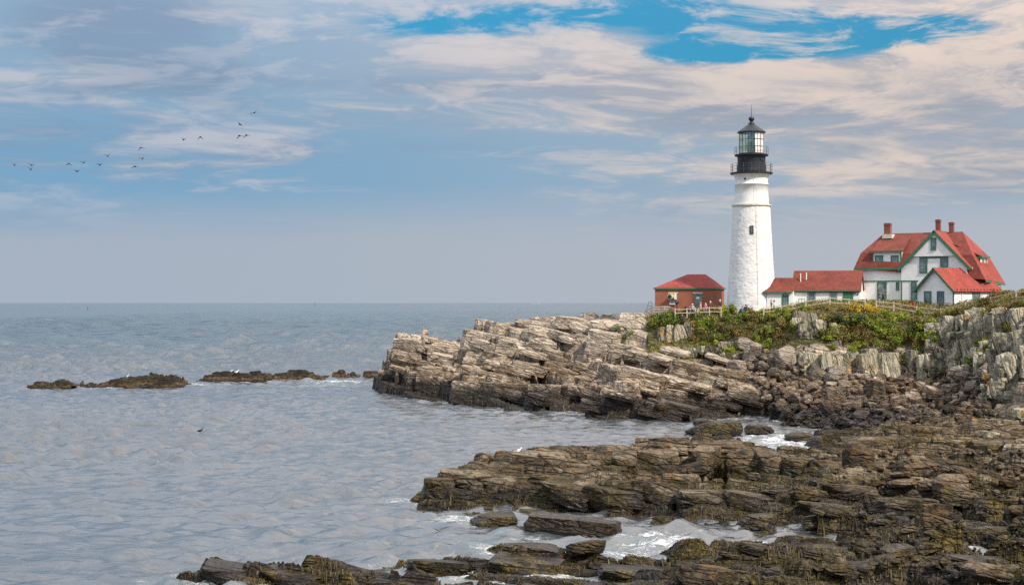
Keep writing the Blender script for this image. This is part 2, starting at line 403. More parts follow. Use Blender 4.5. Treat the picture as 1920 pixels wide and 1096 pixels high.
def rockify(env, X, Y, su, sv, amp, rot, seed, bedt=1.1, bedk=(0.16, 0.0), hard=1.0, tilt=0.12, jump=1.0, gap=1.0, gw=0.20):
    """turn a smooth surface into jointed, bedded rock: blocks pushed up and down, beds stepped, joints open"""
    c_, s_ = math.cos(rot), math.sin(rot)
    wx = fbm(X * 0.16, Y * 0.16, 3, seed + 40) * 2.0; wy = fbm(X * 0.16 + 50, Y * 0.16, 3, seed + 41) * 2.0
    u = X * c_ + Y * s_ + wx; v = -X * s_ + Y * c_ + wy
    r1, r2, r3, du, dv, b1 = bricks(u, v, su, sv, seed)
    h = env + amp * jump * (r1 - 0.5) * 2 + tilt * (r2 - .5) * du + tilt * 1.6 * (r3 - .35) * dv
    q1, q2, q3, eu, ev, b2 = bricks(u + 3.7 + 2 * r2, v + 1.3, su * 0.30, sv * 0.55, seed + 11)
    split = sstep(r3, 0.2, 0.45)
    h = h + split * (amp * 0.30 * (q1 - 0.5) * 2 + tilt * .6 * (q2 - .5) * eu + tilt * (q3 - .4) * ev)
    t1, t2, t3, fu, fv, b3 = bricks(u * 0.96 + 9.7, v + 5.3, su * 0.10, sv * 0.25, seed + 23)
    sp3 = split * sstep(q2, 0.5, 0.62)
    h = h + amp * 0.12 * sp3 * (t1 - 0.5) * 2
    bw = 0.22 * fbm(X * 0.22, Y * 0.22, 3, seed + 60) + bedk[0] * X + bedk[1] * Y
    zb = h + bw
    for th, kk, e0, e1 in ((bedt, 0.85, .42, .56), (bedt * 0.40, 0.42, .40, .60), (bedt * 0.15, 0.16, .35, .65)):
        zz = zb + th * 0.35 * np.sin(np.floor(zb / th / 3) * 2.1)
        fr = zz / th; fl = np.floor(fr); f = fr - fl
        S = 0.12 * f + 0.88 * sstep(f, e0, e1)
        zb = zb + kk * hard * (th * (fl + S) - zz)
    h2 = zb - bw
    h2 = h2 - 0.6 * gap * amp * np.exp(-(b1 / gw) ** 2) * (0.4 + 1.2 * fbm(X * .2, Y * .2, 2, seed + 90).clip(-.3, .6)) - 0.34 * gap * amp * split * np.exp(-(b2 / (gw * .65)) ** 2) - 0.10 * amp * sp3 * np.exp(-(b3 / 0.09) ** 2)
    return h2 + 0.06 * amp * fbm(X * 1.1, Y * 1.1, 4, seed + 70)

class Land:
    def __init__(self, x0, x1, y0, y1, res):
        self.x0, self.y0, self.res = x0, y0, res
        self.nx = int((x1 - x0) / res) + 1; self.ny = int((y1 - y0) / res) + 1
        xs = x0 + np.arange(self.nx) * res; ys = y0 + np.arange(self.ny) * res
        self.X, self.Y = np.meshgrid(xs, ys)
    def at(self, x, y):
        fx = np.clip((np.asarray(x, float) - self.x0) / self.res, 0, self.nx - 1.001); fy = np.clip((np.asarray(y, float) - self.y0) / self.res, 0, self.ny - 1.001)
        i = fx.astype(int); j = fy.astype(int); a = fx - i; b = fy - j; Z = self.Z
        return (Z[j, i] * (1 - a) + Z[j, i + 1] * a) * (1 - b) + (Z[j + 1, i] * (1 - a) + Z[j + 1, i + 1] * a) * b
    def inside(self, x, y): return (x > self.x0) & (x < self.x0 + (self.nx - 1) * self.res) & (y > self.y0) & (y < self.y0 + (self.ny - 1) * self.res)
    def mesh(self, name, mat, zmin=-0.6, keep=None):
        idx = np.arange(self.nx * self.ny).reshape(self.ny, self.nx)
        q = np.stack([idx[:-1, :-1], idx[:-1, 1:], idx[1:, 1:], idx[1:, :-1]], -1).reshape(-1, 4)
        zz = self.Z.ravel(); m = zz[q].max(1) > zmin
        if keep is not None: m &= keep.ravel()[q].any(1)
        q = q[m]; used = np.unique(q); re = np.full(len(zz), -1); re[used] = np.arange(len(used))
        V = np.stack([self.X.ravel(), self.Y.ravel(), zz], 1)[used]
        self.used = used
        return mesh_np(name, V, re[q], mat)
    def hit(self, px, py):
        """where the line of sight through a photo pixel meets the ground"""
        Ys = np.arange(self.y0, self.y0 + (self.ny - 1) * self.res, 0.2)
        x = (px - 960) * Ys / F; z = CAMZ - (py - HOR) * Ys / F
        ok = self.inside(x, Ys) & (self.at(x, Ys) >= z)
        k = np.argmax(ok) if ok.any() else len(Ys) // 2
        return float(x[k]), float(Ys[k]), float(self.at(x[k], Ys[k]))

# ------------------------------------------------------------------ headland with the rocky point, the cove beach, the cliffs and the plateau
pts = []
toe = [(705, 728), (740, 738), (770, 745), (838, 748), (850, 759), (920, 763), (1000, 768), (1060, 769), (1120, 771), (1150, 786), (1240, 788), (1310, 789), (1380, 788), (1425, 793)]
for a, b_ in toe:
    p0 = W(a, b_, 0.0); pts.append((p0[0], p0[1], -0.15)); pts.append((p0[0] - 0.5, p0[1] - 5, -3.0))
for a, b_, yy in [(715, 700, 251), (745, 636, 247), (752, 632, 249), (800, 630, 247), (800, 644, 243), (850, 643, 243), (870, 640, 240), (885, 621, 240), (930, 607, 238), (970, 600, 238), (1040, 597, 236), (1100, 594, 233), (1160, 600, 230), (1188, 590, 227),
                  (735, 700, 243), (770, 705, 236), (812, 700, 233), (850, 726, 216), (850, 700, 222), (900, 700, 222), (900, 650, 230), (950, 625, 234), (860, 660, 236),
                  (1000, 640, 228), (1000, 700, 218.5), (1000, 735, 209), (1100, 640, 221), (1100, 700, 212), (1100, 740, 203), (1050, 668, 220),
                  (1158, 720, 188.5), (1165, 690, 201), (1200, 716, 191), (1200, 690, 203), (1200, 655, 212), (1240, 735, 189), (1300, 700, 199), (1300, 672, 206), (1300, 745, 189), (1380, 690, 203), (1400, 735, 194), (1450, 745, 192), (1400, 765, 190),
                  (1205, 640, 217), (1250, 655, 213.5), (1330, 664, 211), (1400, 655, 208), (1470, 645, 205), (1482, 600, 207),
                  (1215, 602, 219.5), (1250, 601, 217.5), (1330, 592, 215), (1400, 592, 213), (1450, 596, 211),
                  (1195, 594, 222), (1230, 591, 220), (1300, 588, 218), (1360, 587, 216), (1300, 586, 221), (1400, 586, 216), (1450, 583, 211), (1500, 578, 210), (1560, 571, 209), (1610, 572, 208), (1650, 576, 207), (1720, 582, 205), (1765, 585, 203), (1810, 574, 200), (1857, 564, 196), (1905, 555, 190), (1960, 550, 185), (2080, 545, 180)]:
    pts.append(P(a, b_, yy))
# cove beach, cliff foot, cliff edge
for a, b_, z in [(1450, 798, 0.1), (1490, 808, 0.1), (1550, 818, 0.3), (1600, 815, 0.8), (1700, 808, 1.2), (1830, 802, 1.9), (1500, 765, 1.5), (1600, 762, 2.0), (1700, 760, 2.3), (1800, 745, 3.0), (1480, 715, 4.2), (1500, 718, 3.9), (1600, 722, 3.7), (1700, 718, 3.9), (1780, 706, 4.7), (1835, 712, 4.8), (1560, 740, 2.9), (1650, 740, 3.0), (1750, 738, 3.2),
                 (1858, 845, 1.0), (1850, 800, 2.2), (1862, 740, 4.2)]:
    pts.append(W(a, b_, z))
for a, b_, yy in [(1500, 612, 203), (1550, 612, 202.5), (1600, 612, 202), (1650, 611, 201.5), (1700, 608, 201), (1750, 600, 199), (1800, 593, 195), (1850, 588, 188), (1900, 565, 178), (1950, 560, 168),
                  (1500, 690, 199.5), (1600, 690, 199), (1700, 690, 198.5), (1770, 690, 195), (1820, 690, 187),
                  (1872, 690, 172), (1880, 640, 176), (1905, 680, 158), (1900, 760, 146), (1915, 830, 140), (1920, 620, 165), (1975, 700, 146), (1975, 600, 152), (2080, 600, 140), (2080, 700, 128), (2080, 560, 165)]:
    pts.append(P(a, b_, yy))
for X_, Y_, z in [(-20, 262, -2.5), (-10, 258, 1.5), (0, 255, 3.5), (10, 256, 5), (22, 252, 10), (35, 250, 12.5), (60, 250, 13), (90, 250, 13), (-10, 272, -3), (10, 276, -3), (40, 280, -2), (60, 280, -2), (25, 235, 12.5), (32, 228, 12.5), (45, 228, 13.3), (60, 225, 13.3), (75, 215, 14), (20, 229, 12.2), (-30, 250, -3), (88, 180, 15.5), (90, 150, 14)]:
    pts.append((X_, Y_, z))
for a, b_, z in [(1400, 825, -1.8), (1450, 835, -1.5), (1500, 848, -1.3), (1540, 850, -0.9), (1440, 812, -1.0), (1480, 826, -1.2), (1530, 836, -0.9), (1400, 802, -1.0)]: pts.append(W(a, b_, z))
for X_, Y_, z in [(38, 124, -1.5), (45, 122, 0.3), (43, 133, 0.3), (57, 122, 12), (52, 131, 8), (70, 118, 14.5), (104, 118, 15), (104, 150, 15), (104, 200, 15.5), (20, 122, -3), (30, 122, -3), (30, 132, -2), (20, 135, -3), (10, 125, -3), (0, 125, -4), (-20, 125, -4), (104, 240, 13), (48, 114, 0.3), (58, 112, 11), (75, 112, 14.5)]:
    pts.append((X_, Y_, z))
HL = Land(-30, 102, 118, 280, 0.2)
SP = Spline(pts)
env = SP(HL.X, HL.Y)
# where soil and plants cover the rock: the bank under the fence and the plateau
PX = 960 + HL.X * F / HL.Y; PYv = HOR + (CAMZ - env) * F / HL.Y
veg = sstep(env, 6.2, 7.4) * sstep(PX, 1195, 1230)
veg = veg * (1 - sstep(PX, 1485, 1500) * (1 - sstep(env, np.where(PX > 1760, 10.6, 8.2), np.where(PX > 1760, 11.8, 9.4))) * 0.9)
veg = np.where((HL.Y > 224) & (PX < 1235), 0, veg)
veg = np.clip(veg + 0.45 * sstep(fbm(HL.X * .25, HL.Y * .25, 3, 5), 0.05, 0.4) * sstep(env, 5.2, 7) * sstep(PX, 1560, 1600), 0, 1)
plateau = sstep(env, 12.2, 13.0)
Z1 = rockify(env, HL.X, HL.Y, 11.0, 4.6, 1.25, R(-20), 3, bedt=2.9, bedk=(0.20, 0.0), tilt=0.22, jump=1.1, gap=1.8, gw=0.30)
beach = sstep(PX, 1440, 1500) * (1 - sstep(env, 3.6, 4.6)) * (HL.Y > 146)
k_ = np.clip(1 - 0.8 * veg - 0.75 * beach, 0, 1) * (1 - plateau * 0.9)
k_ = k_ * (1 - 0.6 * sstep(env, 10.0, 11.2) * (PX < 1230))
HL.Z = env + (Z1 - env) * k_ + 0.25 * fbm(HL.X * .5, HL.Y * .5, 3, 8) * np.maximum(beach, veg * (1 - plateau))
headland = ob('headland', HL.mesh('headland', M_HEAD, -0.7), kind='structure')
attr(headland.data, 'veg', veg.ravel()[HL.used])

# ------------------------------------------------------------------ foreshore ledges in the foreground
fp = []
for a, b_ in [(795, 952), (840, 960), (905, 966), (960, 962), (1060, 962), (1130, 972), (1190, 985), (1260, 991), (1330, 993), (1375, 998)]:
    p0 = W(a, b_, 0.0); fp.append((p0[0], p0[1], 0.0)); fp.append((p0[0], p0[1] - 1.6, -0.75))
for a, b_, yy in [(812, 920, 108), (850, 890, 110), (850, 915, 107.5), (905, 884, 110), (900, 920, 107), (945, 857, 112), (945, 888, 110.8), (1010, 854, 112.5), (1010, 892, 110.6), (1065, 859, 112), (1060, 900, 108.5), (1110, 912, 112.5), (1135, 900, 114), (1100, 924, 105.6), (1100, 905, 109.5), (1180, 862, 118), (1180, 900, 111), (1200, 926, 104.5), (1200, 955, 101.8), (1230, 829, 124), (1235, 843, 121.8), (1235, 900, 119.6), (1300, 829, 124), (1300, 843, 121.8), (1300, 902, 119.4), (1400, 852, 124), (1400, 864, 121.6), (1400, 905, 118.6), (1500, 868, 121.5), (1500, 880, 119.4), (1500, 908, 116.4), (1560, 866, 124), (1565, 838, 137),
                  (1600, 822, 139), (1700, 816, 141), (1800, 824, 139), (1850, 830, 137), (1920, 850, 130), (1960, 850, 128), (1650, 850, 127), (1750, 855, 125), (1850, 865, 122),
                  (1300, 925, 104), (1400, 918, 106), (1300, 912, 111.5), (1400, 910, 112), (1200, 912, 112), (1500, 905, 109), (1600, 900, 109), (1700, 900, 107), (1850, 890, 109), (1930, 880, 110), (1300, 952, 100.8), (1330, 975, 98.5), (1400, 950, 101), (1500, 940, 101.5), (1600, 940, 101), (1750, 940, 100), (1900, 940, 99),
                  (1400, 990, 95), (1500, 985, 94.5), (1700, 980, 94), (1900, 985, 91), (1960, 960, 95), (1450, 1020, 88), (1600, 1030, 85.5), (1750, 1030, 85), (1900, 1030, 84), (1400, 1050, 83), (1300, 1052, 82.5),
                  (1300, 1085, 76.5), (1500, 1085, 75.5), (1700, 1085, 75), (1900, 1085, 74), (1200, 1068, 80), (1150, 1085, 77.5), (1000, 1032, 84.3), (960, 1045, 83.6), (1040, 1060, 80.5), (940, 1072, 79), (800, 1054, 82), (760, 1056, 82), (860, 1062, 80.5), (1000, 1090, 75.5), (1250, 1090, 75.5),
                  (390, 1062, 78.7), (372, 1082, 76.8), (470, 1072, 78), (560, 1080, 77.3), (640, 1090, 76), (700, 1098, 74.8), (450, 1094, 75.3)]:
    fp.append(P(a, b_, yy))
for a, b_, z in [(1000, 1003, -0.55), (1150, 1010, -0.5), (1250, 1015, -0.35), (1330, 1010, -0.3), (930, 1000, -0.8), (880, 1020, -0.9), (1080, 1030, -0.45), (1150, 1040, -0.35), (1230, 1035, -0.3), (1300, 1030, -0.2), (900, 1040, -0.6), (840, 1040, -0.8),
                 (740, 1050, -0.6), (720, 1070, -0.5), (760, 1085, -0.4), (850, 1094, -0.4), (640, 1065, -0.8), (560, 1060, -0.8), (470, 1052, -0.8), (390, 1048, -0.8), (335, 1075, -0.9), (325, 1092, -1.4), (280, 1090, -2), (300, 1000, -2), (500, 1000, -2), (700, 1000, -2), (760, 960, -1.5), (780, 930, -1.0), (600, 900, -3), (300, 900, -3)]:
    fp.append(W(a, b_, z))
for a, b_, z in [(800, 905, -1.0), (850, 870, -1.0), (930, 840, -1.0), (1010, 836, -1.0), (1090, 850, -1.2), (1115, 868, -1.0), (1140, 856, -1.0), (1180, 826, -0.8), (1230, 808, -0.8), (1300, 804, -0.8), (1350, 806, -1.2), (1400, 814, -1.6), (1400, 830, -1.2), (1450, 825, -1.6), (1450, 842, -1.0), (1490, 835, -1.6), (1500, 850, -0.9), (1530, 845, -1.4), (1535, 856, -0.6), (1545, 832, -0.9), (1000, 790, -3), (1200, 795, -3)]: fp.append(W(a, b_, z))
for X_, Y_, z in [(-22, 64, -3), (-20, 72, -2.5), (-8, 66, -0.3), (4, 66, 0.2), (15, 66, 0.9), (35, 66, 1.2), (60, 70, 2), (60, 100, 3), (60, 120, 3.5), (60, 148, 4), (30, 152, 0.9), (40, 152, 1.6), (22, 152, -1.6), (27, 152, -0.9)]: fp.append((X_, Y_, z))
FS = Land(-24, 58, 64, 153, 0.12)
FSP = Spline(fp)
fenv = FSP(FS.X, FS.Y)
FPX = 960 + FS.X * F / FS.Y
Z2 = rockify(fenv, FS.X, FS.Y, 10.0, 2.8, 0.85, R(-11), 17, bedt=1.0, bedk=(0.12, 0.24), tilt=0.26, jump=0.95, gap=2.0, gw=0.30)
low = sstep(fenv, -0.4, 0.35)
FS.Z = fenv + (Z2 - fenv) * (0.15 + 0.85 * low)
weedm = sstep(fbm(FS.X * 0.3, FS.Y * 0.3, 3, 77) + 0.35 * fbm(FS.X * 1.7, FS.Y * 1.7, 2, 78), -0.30, 0.15) * sstep(FS.Z, 2.6, 1.7)
FS.Z = FS.Z + weedm * (0.11 * np.abs(fbm(FS.X * 2.2, FS.Y * 2.2, 3, 31)) + 0.06 * fbm(FS.X * 5, FS.Y * 5, 2, 32))
foreshore = ob('foreshore_ledges', FS.mesh('foreshore_ledges', M_FORE, -0.5), kind='structure')

# ------------------------------------------------------------------ skerries off the point
def skerry(px0, px1, pyb, ptop, shape, seed, label, depth=9, lift=0.62):
    c0 = W((px0 + px1) / 2, pyb, 0.0); s_ = c0[1] / F; half = (px1 - px0) / 2 * s_; top = (pyb - ptop) * s_
    L = Land(c0[0] - half * 1.1, c0[0] + half * 1.1, c0[1] - 1.5, c0[1] + depth, 0.2)
    u = (L.X - c0[0]) / half; v = (L.Y - c0[1] - depth * 0.42) / (depth * 0.45)
    prof = np.interp(u, [p_[0] for p_ in shape], [p_[1] for p_ in shape])
    e = (0.35 if lift > 1 else 0.12) + lift * top * prof * (1.05 - np.abs(v) ** 3 * 0.8) - 0.9 * sstep(np.abs(v), 0.75, 1.15) - 0.8 * sstep(np.abs(u), 0.94, 1.1)
    L.Z = rockify(e, L.X, L.Y, 4.5, 1.8, 0.40, R(8), seed, bedt=0.6, bedk=(-0.05, 0.1))
    o = ob('skerry', L.mesh('skerry', M_SKER, -0.4))
    tag(o, label, 'rock ledge', 'rock ledges awash off the point')
    return L
SK = [skerry(136, 332, 727, 697, [(-1, 0.12), (-.55, .25), (-.3, .55), (-.1, .9), (.3, 1), (.75, 1.0), (.9, .7), (1, .3)], 101, 'long low dark rock ledge off the point, largest and leftmost of the ledges', 12),
      skerry(364, 500, 716, 695, [(-1, .15), (-.7, .6), (-.5, .95), (0, 1), (.6, .95), (.95, .8), (1, .4)], 102, 'flat-topped dark rock ledge in the middle of the line of ledges', 10),
      skerry(501, 612, 713, 697, [(-1, .3), (-.7, .7), (-.3, 1), (.3, .9), (.6, .5), (1, .15)], 103, 'low dark rock ledge nearest the point, tapering to the right', 8, 0.8),
      skerry(84, 132, 729, 722, [(-1, .3), (0, 1), (1, .4)], 104, 'small flat dark rock left of the largest ledge', 6, 1.15),
      skerry(50, 86, 728, 723, [(-1, .2), (0.3, .8), (1, .4)], 105, 'tiny flat dark rock farthest left of the ledges', 5, 1.15),
      skerry(622, 645, 709, 702, [(-1, .8), (0, 1), (1, .8)], 106, 'small square dark rock right of the tapering ledge', 5, 1.15),
      skerry(646, 676, 709, 703, [(-1, .9), (0, 1), (1, .5)], 107, 'small low dark rock midway between tapering ledge and point', 5, 1.15),
      skerry(680, 706, 709, 701, [(-1, .8), (0, 1), (1, .8)], 108, 'small dark rock touching the left tip of the point', 5, 1.15)]

# ------------------------------------------------------------------ the sea: one sheet to the horizon, real waves near the shore
def graded(a, b, res, far, grow=1.18):
    c_ = list(np.arange(a, b + 1e-6, res)); d = res; hi = []; x = c_[-1]
    while x < far: d *= grow; x += d; hi.append(x)
    lo = []; d = res; x = c_[0]
    while x > -far: d *= grow; x -= d; lo.append(x)
    return np.array(lo[::-1] + c_ + hi)
def axis(a, b, res, mid_lo, mid_hi, g, far=60000):
    c_ = list(np.arange(a, b + 1e-6, res))
    for sgn, mid in ((1, mid_hi), (-1, mid_lo)):
        x = c_[-1] if sgn > 0 else c_[0]; d = res; ext = []
        while abs(x) < far:
            d *= g if (x * sgn < mid * sgn) else 1.22
            x += d * sgn; ext.append(x)
        c_ = c_ + ext if sgn > 0 else ext[::-1] + c_
    return np.array(c_)
sx = axis(-70, 62, 0.42, -420, 420, 1.014); sy = axis(62, 165, 0.36, 40, 2500, 1.011)
SX, SY = np.meshgrid(sx, sy)
DX, DY = np.meshgrid(np.gradient(sx), np.gradient(sy))
WX = SX + 3 * fbm(SX * 0.05, SY * 0.05, 3, 201) + 0.5 * fbm(SX * .4, SY * .4, 2, 203); WY = SY + 3 * fbm(SX * 0.05 + 30, SY * 0.05, 3, 202) + 0.5 * fbm(SX * .4 + 9, SY * .4, 2, 204)
SZ = np.zeros_like(SX); rs = np.random.RandomState(5)
gust = 0.55 + 0.75 * sstep(fbm(SX * 0.02, SY * 0.012, 3, 91), -0.3, 0.4) + 0.5 * sstep(SY, 235, 320)
for i in range(64):
    lam = 1.3 * (4.6 / 1.3) ** rs.rand() if i < 48 else 9.0 * (45.0 / 9.0) ** rs.rand()
    ang = R(-90 + 14 + rs.randn() * 52); k = 2 * math.pi / lam; ph = rs.rand() * 6.28
    a_ = 0.0130 * lam ** 0.9 if i < 48 else 0.010 * lam ** 0.85
    th = k * (WX * math.cos(ang) + WY * math.sin(ang)) + ph
    env_w = 0.25 + 1.5 * sstep(fbm(SX / (lam * 2.6) + i * 3.3, SY / (lam * 1.8), 2, 300 + i), -0.35, 0.45)
    if i >= 48: env_w = env_w * (0.15 + 0.85 * sstep(SY, 235, 340))
    env_w = env_w * (1 - sstep(DX, lam * .28, lam * .5)) * (1 - sstep(DY, lam * .3, lam * .5 + 0.01 * SY))
    sn = np.sin(th); SZ += a_ * env_w * (sn - 0.3 * np.cos(2 * th))
SZ *= gust * (SY > 30)
hland = np.full(SX.shape, -9.0)
for L in [HL, FS] + SK:
    m = L.inside(SX, SY); hland[m] = np.maximum(hland[m], L.at(SX[m], SY[m]))
def blur(A, n):
    for _ in range(n):
        B = A.copy(); B[1:-1, 1:-1] = (A[1:-1, 1:-1] * 2 + A[:-2, 1:-1] + A[2:, 1:-1] + A[1:-1, :-2] + A[1:-1, 2:]) / 6; A = B
    return A
wet = (hland > -0.02).astype(float)
near = blur(wet, 14)
foam = np.clip(near * 2.6, 0, 1) * 0.75 + 0.35 * sstep(hland, -1.3, -0.2)
expo = np.clip(0.35 + 0.9 * (fbm(SX * 0.06, SY * 0.06, 3, 55) + 0.25), 0.1, 1.25)
foam = foam * expo * 0.62
# the gaps between the skerries, the inlet and the back of the cove are broken water
for (a, b_, rx, ry, s_) in [(350, 722, 8, 5, .7), (640, 716, 9, 6, .75), (600, 722, 12, 7, .5), (1480, 830, 5, 11, 1.0), (1420, 815, 6, 8, .7), (1250, 1018, 3.5, 5, .85), (1000, 1015, 4, 4, .45), (1130, 1035, 4, 3, .7), (760, 938, 2.6, 3, .5), (290, 1085, 1.6, 1.5, .5), (880, 975, 4, 3, .7), (850, 760, 4, 3, .6), (1060, 772, 5, 3, .5), (1330, 800, 5, 3.5, .6), (470, 735, 18, 6, .3), (1390, 830, 8, 8, .35), (62, 598, 6, 8, .8), (98, 600, 5, 8, .8), (200, 675, 3, 3, .3), (268, 687, 3, 2, .3)]:
    p0 = W(a, b_, 0.0)
    foam = np.maximum(foam, 0.8 * s_ * np.exp(-((SX - p0[0]) / rx) ** 2 - ((SY - p0[1]) / ry) ** 2))
idx = np.arange(SX.size).reshape(SX.shape)
sq = np.stack([idx[:-1, :-1], idx[:-1, 1:], idx[1:, 1:], idx[1:, :-1]], -1).reshape(-1, 4)
m_sea, t, b = newmat('sea_water')
pos = gpos(t); x, y, z = t.sep(pos)
fo = t.node('ShaderNodeAttribute', attribute_name='foam').outputs['Fac']
fn = t.noise(t.xyz(t.math('MULTIPLY', x, 0.6), t.math('MULTIPLY', y, 0.9), 0.0), 0.55, 8, 0.72, 1.0)
fn2 = t.noise(t.xyz(t.math('MULTIPLY', x, 0.55), t.math('MULTIPLY', y, 0.8), 3.0), 1.7, 7, 0.65, 1.5)
lace = t.math('SUBTRACT', 1.0, t.math('ABSOLUTE', t.math('MULTIPLY', t.math('SUBTRACT', fn2, 0.5), 6.5)))
fv = t.math('ADD', t.math('MULTIPLY', fo, 1.1), t.math('ADD', t.math('MULTIPLY', t.math('SUBTRACT', fn, 0.58), 2.6), t.math('MULTIPLY', t.math('SUBTRACT', lace, 0.75), 0.8)))
fm = t.math('MULTIPLY', t.smooth(fv, 0.10, 0.95), t.smooth(fo, 0.06, 0.40))
cap = t.noise(t.xyz(t.math('MULTIPLY', x, 0.05), t.math('MULTIPLY', y, 0.13), 9.0), 1.0, 4, 0.6)
cap2 = t.noise(t.xyz(t.math('MULTIPLY', x, 0.5), t.math('MULTIPLY', y, 0.5), 2.0), 1.0, 4, 0.6)
capm = t.math('MULTIPLY', t.smooth(t.math('ADD', cap, t.math('MULTIPLY', t.math('SUBTRACT', cap2, 0.5), 0.35)), 0.735, 0.765), t.smooth(y, 270, 330))
fm = t.math('MAXIMUM', fm, t.math('MULTIPLY', capm, 0.45))
deep = t.mix(t.smooth(y, 220, 700), (0.048, 0.056, 0.060), (0.024, 0.056, 0.066))
shal = t.mix(t.math('MULTIPLY', t.smooth(fo, 0.1, 0.6), 0.5), deep, (0.10, 0.16, 0.14))
t.put(b.inputs['Base Color'], t.mix(fm, shal, (0.86, 0.87, 0.88)))
t.put(b.inputs['Roughness'], t.mix(fm, t.lin(y, 100, 1500, 0.06, 0.18), (0.8, 0.8, 0.8)))
b.inputs['IOR'].default_value = 2.35; b.inputs['Specular IOR Level'].default_value = 0.5
r1 = t.noise(t.xyz(t.math('MULTIPLY', x, 0.55), y, z), 1.6, 5, 0.62, 0.35)
r2 = t.noise(t.xyz(t.math('MULTIPLY', x, 0.35), y, 0.0), 0.33, 4, 0.6, 0.2)
r3 = t.noise(t.xyz(t.math('MULTIPLY', x, 0.3), y, 7.0), 0.05, 3, 0.55)
patch = t.smooth(t.noise(t.xyz(t.math('MULTIPLY', x, 0.35), y, 4.0), 0.022, 4, 0.6), 0.38, 0.62, 0.45, 1.15)
hh = t.math('MULTIPLY', r1, t.math('MULTIPLY', patch, 0.13))
hh = t.math('ADD', hh, t.math('MULTIPLY', r2, t.math('MULTIPLY', t.smooth(y, 120, 420, 0.30, 2.0), 1.0)))
hh = t.math('ADD', hh, t.math('MULTIPLY', r3, t.smooth(y, 250, 900, 0.0, 14.0)))
hh = t.math('ADD', hh, t.math('MULTIPLY', fm, 0.05))
t.put(b.inputs['Normal'], t.bump(hh, 1.0, 1.6))
sme = mesh_np('sea', np.stack([SX.ravel(), SY.ravel(), SZ.ravel()], 1), sq, m_sea, True)
attr(sme, 'foam', foam.ravel())
sea = ob('sea', sme, kind='structure')
# ------------------------------------------------------------------ rock pieces
rng = np.random.RandomState(21)
def rock_proto(name, seed, cuts=7, square=0.5, planes=9, keep=(0.5, 0.85), layer=0.05, rough=0.05):
    """angular stone: a rounded cube trimmed by random planes, with bedding and chips"""
    bm = bmesh.new(); bmesh.ops.create_cube(bm, size=2.0)
    bmesh.ops.subdivide_edges(bm, edges=bm.edges[:], cuts=cuts, use_grid_fill=True)
    V = np.array([v.co[:] for v in bm.verts]); r = np.random.RandomState(seed)
    L = np.linalg.norm(V, axis=1, keepdims=True); V = V * square + V / L * (1 - square) * 1.05
    for i in range(planes):
        d = r.randn(3); d[2] *= 0.8; d /= np.linalg.norm(d)
        sup = (np.abs(d).sum() * square + (1 - square)) * r.uniform(*keep)
        t_ = V @ d - sup; V = V - np.maximum(t_, 0)[:, None] * d
    zz = V[:, 2] * 4 + r.rand() * 9; k = 1 + layer * (hsh(np.floor(zz), np.floor(zz) * 0, seed) - 0.5) * 2
    V[:, :2] *= k[:, None]
    n = np.stack([vn3(V[:, 0] * 2.6 + 7 * j, V[:, 1] * 2.6, V[:, 2] * 2.6, seed + j) - 0.5 for j in range(3)], 1)
    n2 = np.stack([vn3(V[:, 0] * 6 + 7 * j, V[:, 1] * 6, V[:, 2] * 6, seed + 5 + j) - 0.5 for j in range(3)], 1)
    V = V + n * rough * 2.4 + n2 * rough
    for v, c_ in zip(bm.verts, V): v.co = c_
    me = bpy.data.meshes.new(name); bm.to_mesh(me); bm.free()
    return me
def protos(name, n, mat, s0, **kw):
    out = []
    for i in range(n):
        me = rock_proto(name, s0 + i, **kw); me.materials.append(mat); out.append(me)
    return out
BLK = protos('rock_block', 10, M_BLOCK, 200, square=0.86, planes=6, keep=(0.74, 0.97), layer=0.035, rough=0.035)
SLB = protos('rock_slab', 10, M_CLIFF, 240, square=0.82, planes=7, keep=(0.68, 0.95), layer=0.03, rough=0.045)
M_FBLK = M_FORE
FBLK = protos('rock_block', 8, M_FORE, 280, square=0.80, planes=9, keep=(0.60, 0.92), layer=0.06, rough=0.06)
BOU = protos('boulder', 14, M_BOUL, 300, square=0.45, planes=11, keep=(0.50, 0.86), layer=0.03, rough=0.04)
FBO = protos('boulder', 8, M_FBOUL, 330, square=0.68, planes=9, keep=(0.55, 0.88), layer=0.05, rough=0.03)
RUB = [rock_proto('rubble', 360 + i, cuts=2, square=0.45, planes=8, keep=(0.5, 0.85), layer=0, rough=0.03) for i in range(6)]

def place(name, me, p, size, rot, parent=None, **kw):
    o = ob(name, me, parent, **kw); o.location = p; o.scale = size; o.rotation_euler = rot
    return o

# jointed blocks standing proud of the rocky point
def crest_toe(px):
    top = np.interp(px, [735, 750, 800, 850, 885, 930, 970, 1040, 1100, 1160, 1200, 1300, 1420], [650, 634, 632, 645, 625, 610, 603, 600, 598, 604, 625, 668, 690])
    toe_ = np.interp(px, [735, 770, 838, 850, 1000, 1120, 1150, 1310, 1420], [732, 742, 745, 756, 764, 766, 782, 785, 782])
    return top, toe_
for i in range(75):
    px = rng.uniform(745, 1415); a, b_ = crest_toe(px); f = rng.rand() ** 0.9
    x_, y_, z_ = HL.hit(px, a + (b_ - a) * f)
    sx_ = rng.uniform(1.0, 3.0); sz_ = rng.uniform(0.3, 0.7)
    place('rock_block', BLK[i % 10], (x_, y_ + 0.5, z_ + 0.05), (sx_, rng.uniform(0.7, 1.5), sz_),
          (rng.uniform(-.12, .10), R(14) + rng.uniform(-.06, .06), R(-18) + rng.uniform(-.25, .25)), headland)
